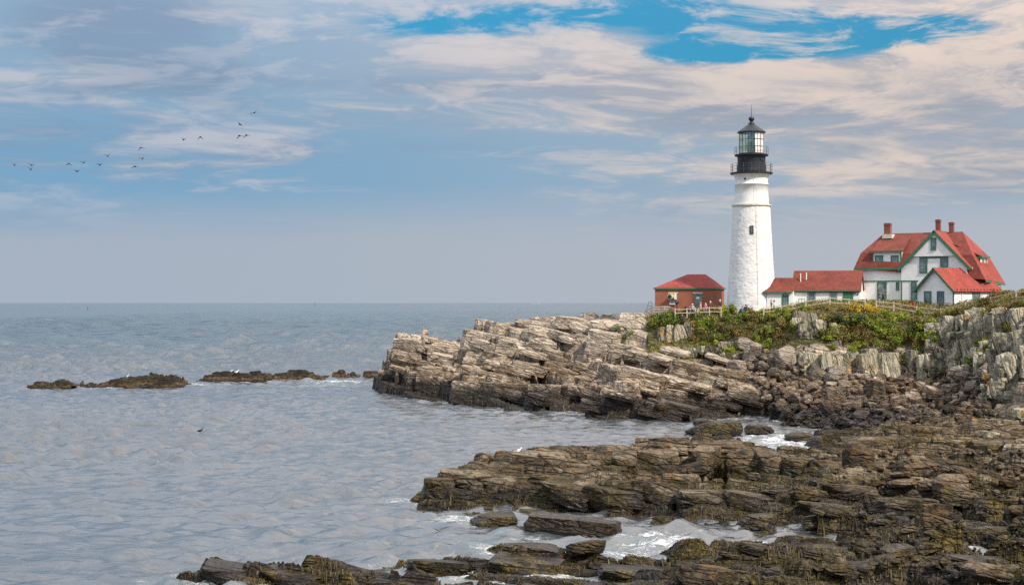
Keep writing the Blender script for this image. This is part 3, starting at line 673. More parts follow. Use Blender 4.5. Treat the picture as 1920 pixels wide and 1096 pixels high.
# named big blocks of the point: (px, py, width px, height px, lean)
for i, (px, py, wd, hg, ln) in enumerate([(770, 672, 60, 76, .05), (822, 668, 40, 52, .02), (728, 712, 44, 34, .22), (795, 722, 60, 44, .15), (820, 712, 70, 50, .1), (880, 735, 66, 42, .06), (935, 738, 80, 44, .04), (1022, 742, 60, 46, 0.), (1085, 742, 60, 44, .05), (1180, 745, 42, 66, .02), (1216, 748, 42, 62, .05), (1262, 755, 50, 52, .12), (920, 690, 46, 62, .3), (955, 668, 50, 60, .25), (1025, 640, 56, 40, .2), (1075, 655, 60, 56, .2), (1130, 650, 54, 60, .18), (1180, 672, 56, 50, .2), (1290, 700, 60, 46, .22), (1340, 725, 60, 40, .22), (1395, 742, 60, 36, .22), (905, 640, 60, 36, .18), (1000, 612, 70, 26, .1), (1080, 605, 76, 22, .1), (1140, 612, 56, 24, .12), (1190, 606, 44, 40, .05), (1040, 695, 40, 60, .35)]):
    x_, y_, z_ = HL.hit(px, py); s_ = y_ / F
    place('rock_block', BLK[(i * 3) % 10], (x_, y_ + 0.9, CAMZ - (py - HOR) * (y_ + 0.9) / F - 0.1), (wd * s_ * .52, rng.uniform(1.4, 2.2), hg * s_ * .52), (rng.uniform(-.1, .05), ln, R(-14) + rng.uniform(-.2, .2)), headland)

# standing slabs of the cliff behind the cove
px = 1492.0; i = 0
while px < 1765:
    wd = rng.uniform(13, 27)
    for (lo, hi) in ((716, 668), (672, 622)):
        if hi < 640 and rng.rand() < (0.93 if px > 1570 else 0.6): continue
        py = (lo + hi) / 2 + rng.uniform(-6, 6); x_, y_, z_ = HL.hit(px, py); s_ = y_ / F
        place('rock_slab', SLB[i % 10], (x_, y_ + rng.uniform(0.2, .9), CAMZ - (py - HOR) * y_ / F), (wd * s_ * 0.60, rng.uniform(.7, 1.3), (lo - hi) * s_ * rng.uniform(.52, .72)),
              (rng.uniform(-.16, -.02), rng.uniform(-.10, .12), rng.uniform(-.3, .3)), headland); i += 1
    px += wd * 0.85
# broken wall to the right and the near buttress at the edge of the frame
for k in range(120):
    if k < 70: px, py = rng.uniform(1750, 1935), 0; py = rng.uniform(np.interp(px, [1750, 1850, 1935], [608, 596, 590]), 700)
    else: px = rng.uniform(1848, 1945); py = rng.uniform(np.interp(px, [1848, 1880, 1945], [700, 650, 630]), 868)
    x_, y_, z_ = HL.hit(px, py); s_ = y_ / F
    if k < 70: sc_ = (rng.uniform(.5, 1.2), rng.uniform(.6, 1.1), rng.uniform(.8, 2.0)); rt = (rng.uniform(-.2, .05), rng.uniform(-.25, .2), rng.uniform(-.6, .2))
    else: sc_ = (rng.uniform(.5, 1.3), rng.uniform(.5, 1.0), rng.uniform(.3, .65)); rt = (rng.uniform(-.15, .15), rng.uniform(-.1, .15), rng.uniform(-.9, .1))
    place('rock_slab', SLB[k % 10], (x_, y_ + 0.2, CAMZ - (py - HOR) * y_ / F), sc_, rt, headland)
# pale outcrop by the junipers and the two upright lichened slabs on the bank
for (px, py, wd, hg, rt) in [(1500, 596, 26, 22, .1), (1522, 604, 30, 30, -.1), (1510, 622, 24, 26, .05), (1535, 618, 20, 34, .1), (1560, 612, 16, 12, 0), (1492, 610, 16, 26, 0), (1255, 628, 13, 34, .1), (1274, 630, 18, 38, .12), (1290, 622, 15, 32, .15), (1240, 630, 12, 30, .1), (1330, 658, 40, 16, .1), (1365, 650, 34, 18, .0), (1290, 660, 36, 16, .1), (1390, 640, 20, 16, .0)]:
    x_, y_, z_ = HL.hit(px, py); s_ = y_ / F
    place('rock_slab', SLB[int(px) % 10], (x_, y_ - 0.1, CAMZ - (py - HOR) * y_ / F), (wd * s_ * .56, .8, hg * s_ * .56), (-.12, rt, rng.uniform(-.3, .3)), headland)
# blocks along the ridges of the foreground ledges: (px, py, distance, width px, height px, lean)
for (px, py, yy, wd, hg, ln) in [(985, 872, 111.5, 96, 46, .04), (1040, 874, 111.2, 58, 50, .03), (1084, 892, 110.6, 38, 42, .1), (905, 890, 110, 60, 30, .06), (868, 908, 108.8, 90, 48, .06), (960, 918, 108.2, 150, 46, .05), (822, 926, 107.6, 56, 58, .12), (1040, 915, 107.8, 90, 44, .12),
                                 (1255, 838, 122, 72, 34, .03), (1338, 842, 122, 104, 30, .05), (1430, 862, 122, 90, 24, .08), (1240, 872, 119.6, 92, 54, .03), (1328, 868, 119.2, 50, 54, .08), (1386, 876, 118.6, 58, 64, .06), (1440, 880, 118, 52, 62, .08), (1494, 888, 117, 58, 58, .08), (1552, 892, 116, 64, 52, .06), (1288, 890, 114.6, 116, 34, -.22), (1146, 890, 115, 44, 34, .2), (1176, 872, 116.6, 52, 46, .05),
                                 (1230, 932, 103.4, 92, 52, .1), (1328, 950, 101.4, 104, 58, .06), (1150, 938, 103.4, 112, 40, .12), (1396, 952, 101, 92, 54, .12), (1080, 928, 105, 112, 40, .12), (1480, 935, 103, 110, 30, .08), (1600, 925, 104, 120, 30, .06), (1560, 960, 98, 120, 30, .06), (1700, 950, 98, 110, 30, .05),
                                 (1640, 838, 137, 120, 32, .06), (1745, 838, 137, 110, 30, .05), (1800, 850, 133, 110, 48, .03), (1872, 856, 131, 90, 54, .03), (1590, 856, 130, 54, 52, -.1), (1690, 862, 126, 90, 36, .08), (1770, 880, 120, 90, 36, .1), (1660, 890, 117, 90, 40, .08), (1850, 905, 112, 90, 36, .08),
                                 (1560, 1040, 85, 150, 34, .05), (1730, 1030, 86, 150, 40, .04), (1850, 1010, 90, 130, 44, .06), (1450, 1066, 81, 130, 34, .05), (1640, 1076, 78.5, 170, 36, .04), (1830, 1060, 80, 120, 34, .05), (1200, 1080, 78, 140, 30, .04), (1000, 1068, 80, 150, 34, .04), (820, 1066, 80.5, 110, 30, .06), (560, 1086, 77, 130, 24, .1), (440, 1078, 77.8, 110, 30, .1)]:
    x_, y_, z_ = P(px, py, yy); s_ = yy / F
    place('rock_block', FBLK[int(px) % 8], (x_, y_, z_), (wd * s_ * .54, rng.uniform(.9, 1.6), hg * s_ * .54), (rng.uniform(-.2, .16), ln + rng.uniform(-.08, .08), R(-9) + rng.uniform(-.32, .32)), foreshore)

# ---- boulders
def poly_in(px, py, poly):
    c_ = False; n = len(poly)
    for i in range(n):
        x1, y1 = poly[i]; x2, y2 = poly[(i + 1) % n]
        if (y1 > py) != (y2 > py) and px < (x2 - x1) * (py - y1) / (y2 - y1) + x1: c_ = not c_
    return c_
BEACH = [(1378, 688), (1400, 650), (1470, 668), (1560, 700), (1650, 712), (1760, 705), (1840, 690), (1868, 720), (1845, 812), (1700, 812), (1570, 818), (1500, 806), (1455, 797), (1425, 780), (1440, 740)]
spots = []
def size_word(wd): return 'large' if wd > 30 else 'fair-sized' if wd > 22 else 'smallish' if wd > 16 else 'small'
def place_word(px, py):
    a = 'near the top' if py < 930 else 'midway down' if py < 990 else 'low down' if py < 1045 else 'at the bottom'
    b_ = 'in the middle' if px < 1640 else 'right of the middle' if px < 1780 else 'at the right-hand end'
    return a + ', ' + b_
def lab_beach(px, py, wd, hs, n):
    col = 'pale' if py < 722 else 'brown' if py < 765 else 'dark'
    rowp = 'at cliff foot' if py < 722 else 'mid-heap' if py < 765 else 'low on the heap' if py < 790 else 'lowest on the heap'
    colp = 'under the lighthouse side' if px < 1500 else 'left of the standing slabs' if px < 1570 else 'below the standing slabs' if px < 1650 else 'below the bushy cliff' if px < 1740 else 'below the right-hand cliff' if px < 1810 else 'beside the near buttress'
    return '%s %s %s boulder %s, %s' % (size_word(wd), col, 'flat' if hs < .62 else 'blocky' if hs < .75 else 'upright', rowp, colp), 'boulders heaped between cliff and cove'
named = [(1410, 668, 32, 52, 'tall pale upright boulder standing at the top of the boulder heap'), (1458, 692, 26, 40, 'pale pointed boulder leaning left of the grey cliff slabs'), (1476, 676, 30, 44, 'grey rounded boulder under the orange dead grass'), (1380, 690, 30, 26, 'broad pale boulder just left of the tall upright one'),
         (1570, 708, 44, 34, 'pale tilted slab boulder at the foot of the standing slabs'), (1532, 702, 34, 36, 'square grey boulder at the foot of the cliff columns'), (1640, 735, 46, 32, 'large round brown boulder in the middle of the heap'), (1800, 705, 34, 26, 'grey-green angular boulder at the foot of the right-hand cliff'), (1846, 722, 26, 30, 'upright pale grey boulder beside the near rock buttress'), (1840, 690, 22, 24, 'green-grey boulder wedged under the bushes on the right-hand cliff'), (1565, 742, 36, 28, 'dark grey blocky boulder below the pale tilted slab'), (1750, 700, 20, 22, 'pinkish upright stone at the foot of the cliff')]
for k, (px, py, wd, hg, lb) in enumerate(named):
    x_, y_, z_ = HL.hit(px, py + hg * .35); s_ = y_ / F
    o = place('boulder', BOU[k % 14], (x_, y_, z_ + hg * s_ * .34), (wd * s_ * .60, wd * s_ * .5, hg * s_ * .60), (rng.uniform(-.2, .2), rng.uniform(-.3, .3), rng.rand() * 6), label=lb, category='boulder', group='large boulders one can tell apart')
    spots.append((px, py, wd))
n_b = 0; tries = 0
while n_b < 205 and tries < 6000:
    tries += 1
    px = rng.uniform(1380, 1868); py = rng.uniform(650, 824)
    if not poly_in(px, py, BEACH): continue
    wd = 13 + 26 * rng.rand() ** 1.8 if py > 722 else 11 + 20 * rng.rand() ** 1.8
    if any((px - a) ** 2 + ((py - b_) * 1.8) ** 2 < (0.50 * (wd + c_)) ** 2 for a, b_, c_ in spots): continue
    spots.append((px, py, wd)); x_, y_, z_ = HL.hit(px, py); s_ = y_ / F; r_ = wd * s_ * .58
    hs = rng.uniform(.5, .85); lb, gr = lab_beach(px, py, wd, hs, n_b)
    place('boulder', BOU[n_b % 14], (x_, y_, z_ + r_ * .28), (r_ * rng.uniform(.9, 1.25), r_ * rng.uniform(.7, 1.1), r_ * hs), (rng.uniform(-.35, .35), rng.uniform(-.35, .35), rng.rand() * 6), label=lb, category='boulder', group=gr)
    n_b += 1
# rocks in the water and boulders strewn over the foreground ledges
for k, (L, px, py, wd, hg, lb) in enumerate([(HL, 1338, 804, 98, 27, 'broad dark weed-covered rock standing alone in the cove'), (HL, 1322, 792, 40, 13, 'pointed dark rock behind the broad weedy rock in the cove'), (HL, 1425, 805, 50, 16, 'low brown weedy rock in the foam right of the broad cove rock'), (HL, 1245, 790, 36, 10, 'small flat dark rock at the waterline below the point'), (HL, 1500, 818, 50, 16, 'low dark rock in the foam at the back of the cove'),
         (FS, 1078, 985, 165, 38, 'long low weed-covered rock lying in the foreground inlet'), (FS, 925, 972, 78, 24, 'ragged brown weedy rock awash off the foreground ledge'), (FS, 1100, 1030, 74, 22, 'pointed dark rock awash at the centre of the inlet'), (FS, 985, 992, 50, 12, 'small dark rock awash left of the long weedy rock'), (FS, 1000, 1040, 110, 28, 'broad hump of dark weedy rock at the front of the inlet'), (FS, 1125, 1062, 44, 12, 'small brown weedy rock awash near the lower ledge'),
         (FS, 1610, 858, 50, 38, 'pale tilted slab boulder propped on the foreground ledge'), (FS, 1782, 928, 58, 46, 'large faceted pinkish boulder on the weedy ledges at right'), (FS, 1760, 968, 54, 40, 'dark pyramid-shaped boulder below the large faceted one'), (FS, 1420, 990, 62, 26, 'rounded boulder under olive weed at the end of the inlet'), (FS, 1530, 988, 46, 24, 'rounded brown boulder with weed at the middle of the ledges'), (FS, 1840, 1075, 60, 26, 'rounded olive-brown boulder near the lower right corner'), (FS, 1640, 940, 36, 28, 'small dark pointed boulder in the middle of the weedy ledges'), (FS, 1330, 1085, 110, 44, 'pale flat-topped boulder at the bottom edge of the picture')]):
    x_, y_, z_ = L.hit(px, py + hg * .4); s_ = y_ / F
    if z_ < -0.1: z_ = -0.1; y_ = (CAMZ - 0) * F / (py + hg * .45 - HOR); x_ = (px - 960) * y_ / F; s_ = y_ / F
    o = place('boulder', FBO[k % 8], (x_, y_ + wd * s_ * .15, z_ + hg * s_ * .30), (wd * s_ * .55, min(wd * s_ * .45, 2.2), hg * s_ * .66), (rng.uniform(-.1, .1), rng.uniform(-.08, .14), rng.uniform(-.3, .3)), label=lb, category='boulder' if k > 10 else 'rock', group='large boulders one can tell apart')
n_b = 0; tries = 0; spots2 = []
while n_b < 52 and tries < 5000:
    tries += 1
    px = rng.uniform(1240, 1930); py = rng.uniform(880, 1090)
    right = px > 1640
    if not right and rng.rand() > 0.3: continue
    if px < np.interp(py, [880, 960, 1000, 1060, 1090], [1240, 1420, 1400, 1300, 1240]): continue
    wd = 16 + 34 * rng.rand() ** 2.0
    if any((px - a) ** 2 + ((py - b_) * 2) ** 2 < (0.55 * (wd + c_)) ** 2 for a, b_, c_ in spots2): continue
    spots2.append((px, py, wd)); x_, y_, z_ = FS.hit(px, py); s_ = y_ / F; r_ = wd * s_ * .6
    hs = rng.uniform(.32, .7)
    lb = '%s %s boulder on foreground ledges, %s' % (size_word(wd), 'flat' if hs < .5 else 'blocky', place_word(px, py))
    gr = 'boulders strewn on the foreground ledges'
    place('boulder', FBO[n_b % 8], (x_, y_, z_ + r_ * .18), (r_ * rng.uniform(1.0, 1.6), r_ * rng.uniform(.7, 1.0), r_ * hs), (rng.uniform(-.25, .25), rng.uniform(-.3, .3), R(-10) + rng.uniform(-.6, .6)), label=lb, category='boulder', group=gr); n_b += 1

def scatter_rubble(name, L, region, n, smin, smax, mat, **kw):
    Vs, Fs, off = [], [], 0; cnt = 0; tr = 0
    PR = [(np.array([v.co[:] for v in m.vertices]), np.array([p_.vertices[:] for p_ in m.polygons])) for m in RUB]
    while cnt < n and tr < n * 12:
        tr += 1; p_ = region()
        if p_ is None: continue
        x_, y_, z_ = L.hit(*p_)
        if z_ < -0.1: continue
        r_ = (smin + (smax - smin) * rng.rand() ** 2.5) / 2
        V, Q = PR[rng.randint(6)]
        M = np.array(Euler((rng.rand() * 6, rng.rand() * 6, rng.rand() * 6)).to_matrix()); S = r_ * rng.uniform(.55, 1.2, 3)
        Vs.append((V * S) @ M.T + (x_ + rng.uniform(-.2, .2), y_, z_ + r_ * .3)); Fs.append(Q + off); off += len(V); cnt += 1
    o = ob(name, mesh_np(name, np.concatenate(Vs), np.concatenate(Fs), mat), kind='stuff', **kw)
def reg_beach():
    px, py = rng.uniform(1380, 1868), rng.uniform(650, 824)
    return (px, py) if poly_in(px, py, BEACH) else None
def reg_fore():
    px, py = rng.uniform(1560, 1940), rng.uniform(850, 1096)
    return (px, py) if rng.rand() < (px - 1500) / 420 else None
scatter_rubble('rubble', HL, reg_beach, 1500, 0.3, 1.1, M_BOUL, label='small broken stones filling the gaps of the boulder heap', category='rubble')
scatter_rubble('rubble', FS, reg_fore, 700, 0.15, 0.6, M_FBOUL, label='small loose stones strewn over the right-hand ledges', category='rubble')

# ------------------------------------------------------------------ rockweed draped over the ledges
def leaf_material(name, c0, c1, c2, rough=0.6, trans=0.0, spec=0.3, obj_rnd=0.3, isl=0.55, nz=0.75, ns=0.7):
    m, t, b = newmat(name)
    g = t.node('ShaderNodeNewGeometry'); oi = t.node('ShaderNodeObjectInfo')
    r_ = t.math('ADD', t.math('MULTIPLY', g.outputs['Random Per Island'], isl), t.math('MULTIPLY', t.noise(g.outputs['Position'], ns, 4, 0.55), nz))
    r_ = t.math('ADD', r_, t.math('MULTIPLY', t.math('SUBTRACT', oi.outputs['Random'], 0.5), obj_rnd))
    t.put(b.inputs['Base Color'], t.ramp(r_, [(0.30, c0), (0.62, c1), (0.95, c2)]))
    b.inputs['Roughness'].default_value = rough; b.inputs['Specular IOR Level'].default_value = spec
    if trans:
        tr = t.node('ShaderNodeBsdfTranslucent'); t.l.new(b.inputs['Base Color'].links[0].from_socket, tr.inputs[0])
        mx = t.node('ShaderNodeMixShader'); mx.inputs[0].default_value = trans
        t.l.new(b.outputs[0], mx.inputs[1]); t.l.new(tr.outputs[0], mx.inputs[2])
        o = [n for n in t.n if n.type == 'OUTPUT_MATERIAL'][0]; t.l.new(mx.outputs[0], o.inputs[0])
    return m
M_WEED = leaf_material('rockweed', (0.010, 0.008, 0.004), (0.045, 0.033, 0.010), (0.115, 0.084, 0.022), 0.5, obj_rnd=0.0, isl=0.16, nz=1.05, ns=0.45)
def strands(name, L, x_, y_, n_seg, ln, wd, seed, **kw):
    r = np.random.RandomState(seed); n = len(x_)
    e = 0.35; gx = (L.at(x_ + e, y_) - L.at(x_ - e, y_)); gy = (L.at(x_, y_ + e) - L.at(x_, y_ - e))
    gl = np.sqrt(gx ** 2 + gy ** 2) + 1e-6; wgt = np.clip(gl / 0.3, 0, 1)
    an = r.rand(n) * 6.283; d0 = -gx / gl * wgt + np.cos(an) * (1.15 - wgt); d1 = -gy / gl * wgt + np.sin(an) * (1.15 - wgt)
    an2 = np.arctan2(d1, d0) + r.randn(n) * 0.45; d0 = np.cos(an2); d1 = np.sin(an2)
    l_ = ln * (0.5 + r.rand(n)); w_ = wd * (0.6 + 0.8 * r.rand(n)); V = []; px_, py_ = x_.copy(), y_.copy()
    z_ = L.at(px_, py_) + 0.03 + 0.05 * r.rand(n)
    for s_ in range(n_seg + 1):
        k = w_ * (1 - 0.55 * s_ / n_seg); V.append(np.stack([px_ - d1 * k, py_ + d0 * k, z_], 1)); V.append(np.stack([px_ + d1 * k, py_ - d0 * k, z_], 1))
        st = l_ / n_seg; nx_, ny_ = px_ + d0 * st, py_ + d1 * st
        nz = L.at(nx_, ny_) + 0.02 + 0.06 * r.rand(n); dz_ = np.clip(nz - z_, -st * 1.6, st * 0.8)
        f_ = np.clip(st / np.sqrt(st ** 2 + dz_ ** 2), 0.45, 1); px_, py_, z_ = px_ + d0 * st * f_, py_ + d1 * st * f_, z_ + dz_
    V = np.stack(V, 1).reshape(-1, 3); m_ = 2 * (n_seg + 1); base = np.arange(n)[:, None] * m_
    Q = np.concatenate([base + np.array([2 * s_, 2 * s_ + 1, 2 * s_ + 3, 2 * s_ + 2]) for s_ in range(n_seg)])
    return ob(name, mesh_np(name, V, Q, M_WEED), kind='stuff', **kw)
N = 330000
wx_ = rng.uniform(FS.x0 + 1, 45, N); wy_ = rng.uniform(66, 140, N); wz = FS.at(wx_, wy_)
ii = ((wx_ - FS.x0) / FS.res).astype(int); jj = ((wy_ - FS.y0) / FS.res).astype(int)
pxx = 960 + wx_ * F / wy_
ok = (wz > -0.15) & (rng.rand(N) < weedm[jj, ii] * np.clip(1.35 - wz * 0.42, 0.1, 1)) & (pxx < 1990) & (pxx > 280)
strands('rockweed', FS, wx_[ok], wy_[ok], 3, 0.34, 0.034, 3, label='dark brown rockweed draped over the foreground ledges', category='seaweed')
N = 60000
hx = rng.uniform(-24, 48, N); hy = rng.uniform(150, 255, N); hz = HL.at(hx, hy); ok = (hz > -0.2) & (hz < 0.9) & (rng.rand(N) < 0.9)
strands('rockweed', HL, hx[ok], hy[ok], 2, 0.6, 0.07, 4, label='dark rockweed fringing the waterline of the point and cove', category='seaweed')
# ------------------------------------------------------------------ building materials
def board_mat(name, col, pitch=0.14, rough=0.55):
    m, t, b = newmat(name)
    tc = t.node('ShaderNodeTexCoord').outputs['Object']; x, y, z = t.sep(tc)
    f = t.math('FRACT', t.math('DIVIDE', z, pitch))
    n = t.noise(tc, 1.2, 5, 0.6); n2 = t.noise(t.xyz(t.math('MULTIPLY', x, 0.6), t.math('MULTIPLY', y, 0.6), t.math('MULTIPLY', z, 5.0)), 1.0, 4, 0.6)
    c_ = t.mix(t.smooth(n, 0.35, 0.75), col, tuple(q * 0.90 for q in col))
    c_ = t.mix(t.math('MULTIPLY', t.smooth(n2, 0.55, 0.75), 0.16), c_, (0.50, 0.47, 0.41))
    t.put(b.inputs['Base Color'], c_); b.inputs['Roughness'].default_value = rough
    t.put(b.inputs['Normal'], t.bump(t.math('SUBTRACT', 1.0, f), 0.12, 0.01))
    return m
def brick_mat(name, a, b_, mortar, scale=1.0):
    m, t, b = newmat(name)
    tc = t.node('ShaderNodeTexCoord').outputs['Object']; x, y, z = t.sep(tc)
    v = t.xyz(t.math('ADD', x, t.math('MULTIPLY', y, 1.0)), z, 0.0)
    br = t.node('ShaderNodeTexBrick'); t.put(br.inputs['Vector'], v); t.put(br.inputs['Color1'], (*a, 1)); t.put(br.inputs['Color2'], (*b_, 1)); t.put(br.inputs['Mortar'], (*mortar, 1))
    br.inputs['Scale'].default_value = scale; br.inputs['Mortar Size'].default_value = 0.009; br.inputs['Brick Width'].default_value = 0.21; br.inputs['Row Height'].default_value = 0.075
    n = t.noise(tc, 0.9, 5, 0.6)
    t.put(b.inputs['Base Color'], t.mix(t.math('MULTIPLY', t.smooth(n, 0.4, 0.7), 0.35), br.outputs[0], tuple(q * 0.6 for q in a)))
    b.inputs['Roughness'].default_value = 0.85; t.put(b.inputs['Normal'], t.bump(br.outputs['Fac'], -0.4, 0.02))
    return m
def shingle_mat(name, a, b_):
    m, t, b = newmat(name)
    tc = t.node('ShaderNodeTexCoord').outputs['Object']; x, y, z = t.sep(tc)
    v = t.xyz(t.math('ADD', x, t.math('MULTIPLY', y, 0.83)), t.math('MULTIPLY', z, 1.0), 0.0)
    br = t.node('ShaderNodeTexBrick'); t.put(br.inputs['Vector'], v); t.put(br.inputs['Color1'], (*a, 1)); t.put(br.inputs['Color2'], (*b_, 1)); t.put(br.inputs['Mortar'], (*[q * 0.5 for q in a], 1))
    br.inputs['Mortar Size'].default_value = 0.012; br.inputs['Brick Width'].default_value = 0.30; br.inputs['Row Height'].default_value = 0.13; br.inputs['Scale'].default_value = 1.0
    n = t.noise(tc, 0.8, 6, 0.65); n2 = t.noise(tc, 7.0, 3, 0.6)
    n0 = t.noise(tc, 2.6, 4, 0.7); c_ = t.mix(t.smooth(n, 0.35, 0.7), br.outputs[0], tuple(q * 0.62 for q in a)); c_ = t.mix(t.math('MULTIPLY', t.smooth(n0, 0.48, 0.68), 0.45), c_, tuple(min(1, q * 1.35) for q in b_)); c_ = t.mix(t.math('MULTIPLY', t.smooth(n2, 0.55, 0.75), 0.3), c_, tuple(min(1, q * 1.5) for q in b_))
    t.put(b.inputs['Base Color'], c_); b.inputs['Roughness'].default_value = 0.9
    t.put(b.inputs['Normal'], t.bump(br.outputs['Fac'], -0.5, 0.03))
    return m
M_WHITE = board_mat('white_clapboard', (0.82, 0.82, 0.80))
M_SHING = board_mat('white_shingle', (0.80, 0.80, 0.78), 0.11)
M_GREEN = simple('green_trim_paint', (0.045, 0.155, 0.085), 0.5, 0.15)
M_SASH = simple('grey_green_sash_paint', (0.20, 0.29, 0.25), 0.5, 0.1)
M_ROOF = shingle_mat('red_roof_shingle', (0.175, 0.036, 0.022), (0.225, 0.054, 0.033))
M_ROOFB = shingle_mat('bright_or_sunlit_red_shingle', (0.28, 0.046, 0.032), (0.33, 0.062, 0.044))  # also the lit copy of the roof red, painting sun on right-hand slopes
M_BRICK = brick_mat('red_brick', (0.34, 0.082, 0.038), (0.27, 0.062, 0.032), (0.30, 0.20, 0.14))
M_CHIM = brick_mat('chimney_brick', (0.24, 0.055, 0.038), (0.18, 0.042, 0.03), (0.22, 0.14, 0.11))
M_STONE = simple('pale_stone_trim', (0.55, 0.50, 0.40), 0.8, 0.15)
M_BLACK = simple('black_painted_iron', (0.022, 0.026, 0.032), 0.45, 0.25, 2.0)
M_RAIL = simple('dark_grey_iron_rail', (0.06, 0.065, 0.07), 0.5, 0.2)
M_PLAIN = simple('white_painted_metal', (0.78, 0.78, 0.76), 0.5, 0.06)
M_WOOD = simple('weathered_pale_wood', (0.56, 0.47, 0.35), 0.85, 0.2, 4.0, bump=0.3)
M_DARK = simple('dark_interior', (0.03, 0.033, 0.036), 0.6, 0.2)
M_TAN = simple('tan_painted_metal', (0.55, 0.42, 0.25), 0.6, 0.1)
M_BLUE = simple('blue_sign_paint', (0.03, 0.16, 0.42), 0.5, 0.1)
m, t, b = newmat('window_glass')
n_ = t.noise(gpos(t), 1.1, 3, 0.5)
t.put(b.inputs['Base Color'], t.mix(t.smooth(n_, 0.35, 0.65), (0.06, 0.08, 0.10), (0.20, 0.24, 0.28))); b.inputs['Roughness'].default_value = 0.06; b.inputs['Specular IOR Level'].default_value = 0.9  # mottled grey-blue base puts reflected sky into the glass colour
t.put(b.inputs['Normal'], t.bump(n_, 0.06, 0.1)); M_GLASS = m
def pane_mat(name, tint, refl):
    m = bpy.data.materials.new(name); m.use_nodes = True; t = NT(m.node_tree); t.n.clear(); MATS[name] = m
    o = t.node('ShaderNodeOutputMaterial'); tr = t.node('ShaderNodeBsdfTransparent'); gl = t.node('ShaderNodeBsdfGlossy'); mx = t.node('ShaderNodeMixShader')
    tr.inputs[0].default_value = (*tint, 1); gl.inputs['Roughness'].default_value = 0.05; gl.inputs[0].default_value = (0.9, 0.9, 0.9, 1)
    n = t.noise(gpos(t), 0.8, 2, 0.5); t.put(mx.inputs[0], t.smooth(n, 0.3, 0.7, refl * 0.7, refl * 1.4)); t.l.new(tr.outputs[0], mx.inputs[1]); t.l.new(gl.outputs[0], mx.inputs[2]); t.l.new(mx.outputs[0], o.inputs[0])
    return m
M_PANE = pane_mat('lantern_pane', (0.97, 1.0, 0.93), 0.14)
M_LENS = simple('pale_green_lens_glass', (0.62, 0.70, 0.46), 0.15, 0.25, 2.2, spec=0.9)
M_PANE_REFL = simple('white_reflection_pane', (0.70, 0.66, 0.62), 0.6, 0.12, 1.5)  # opaque white for the right-hand panes, their pale reflection put into colour
m, t, b = newmat('whitewashed_rubble')
tc = t.node('ShaderNodeTexCoord').outputs['Object']; x, y, z = t.sep(tc)
at_ = t.math('MULTIPLY', t.math('ARCTAN2', y, x), 3.0); cv = t.xyz(at_, t.math('MULTIPLY', z, 1.9), 0.0)
vd = t.voronoi(t.vmath('ADD', cv, t.xyz(t.noise(cv, 2.0, 3), t.noise(cv, 2.3, 3), 0.0)), 1.5, 'DISTANCE_TO_EDGE'); n1_ = t.noise(tc, 1.0, 5, 0.6); n2_ = t.noise(t.xyz(at_, t.math('MULTIPLY', z, 2.6), 0.0), 2.4, 6, 0.65)
c_ = t.mix(t.smooth(n1_, 0.35, 0.7), (0.74, 0.735, 0.715), (0.63, 0.625, 0.61)); c_ = t.mix(t.math('MULTIPLY', t.smooth(vd, 0.10, 0.0), 0.13), c_, (0.46, 0.44, 0.40))
c_ = t.mix(t.math('MULTIPLY', t.smooth(n2_, 0.68, 0.78), 0.6), c_, (0.36, 0.33, 0.28))
n3_ = t.noise(t.xyz(t.math('MULTIPLY', at_, 1.4), t.math('MULTIPLY', z, 0.18), 0.0), 1.0, 5, 0.62); c_ = t.mix(t.math('MULTIPLY', t.smooth(n3_, 0.54, 0.70), 0.38), c_, (0.58, 0.52, 0.40))
t.put(b.inputs['Base Color'], c_); b.inputs['Roughness'].default_value = 0.8
t.put(b.inputs['Normal'], t.bump(t.math('ADD', t.math('MULTIPLY', n2_, 1.0), t.smooth(vd, 0.0, 0.14)), 0.4, 0.05)); M_TOWER = m
m, t, b = newmat('whitewashed_render')
tc = t.node('ShaderNodeTexCoord').outputs['Object']; n1_ = t.noise(tc, 1.4, 6, 0.65); x, y, z = t.sep(tc); n2_ = t.noise(t.xyz(t.math('MULTIPLY', x, 3.0), t.math('MULTIPLY', y, 3.0), t.math('MULTIPLY', z, 0.5)), 1.0, 5, 0.6)
c_ = t.mix(t.smooth(n1_, 0.35, 0.7), (0.76, 0.755, 0.735), (0.66, 0.65, 0.625)); c_ = t.mix(t.math('MULTIPLY', t.smooth(n2_, 0.62, 0.75), 0.35), c_, (0.55, 0.47, 0.28))
t.put(b.inputs['Base Color'], c_); b.inputs['Roughness'].default_value = 0.75; t.put(b.inputs['Normal'], t.bump(n1_, 0.3, 0.05)); M_TOWER2 = m

class Frame:
    """local building axes (u along the front, v away from the camera) placed by where corners show"""
    def __init__(self, px, Y, theta, empty=None):
        self.o = np.array([(px - 960) * Y / F, Y]); self.th = theta
        self.a = np.array([math.cos(theta), -math.sin(theta)]); self.b = np.array([math.sin(theta), math.cos(theta)])
    def U(self, px, v=0.0):
        k = (px - 960) / F; p = self.o + self.b * v
        return float((k * p[1] - p[0]) / (self.a[0] - k * self.a[1]))
    def V(self, px, u=0.0):
        k = (px - 960) / F; p = self.o + self.a * u
        return float((k * p[1] - p[0]) / (self.b[0] - k * self.b[1]))
    def Z(self, py, u=0.0, v=0.0):
        return float(CAMZ - (py - HOR) * (self.o + self.a * u + self.b * v)[1] / F)
    def thing(self, name, label, cat): return thing(name, label, cat, (self.o[0], self.o[1], 0), -self.th)

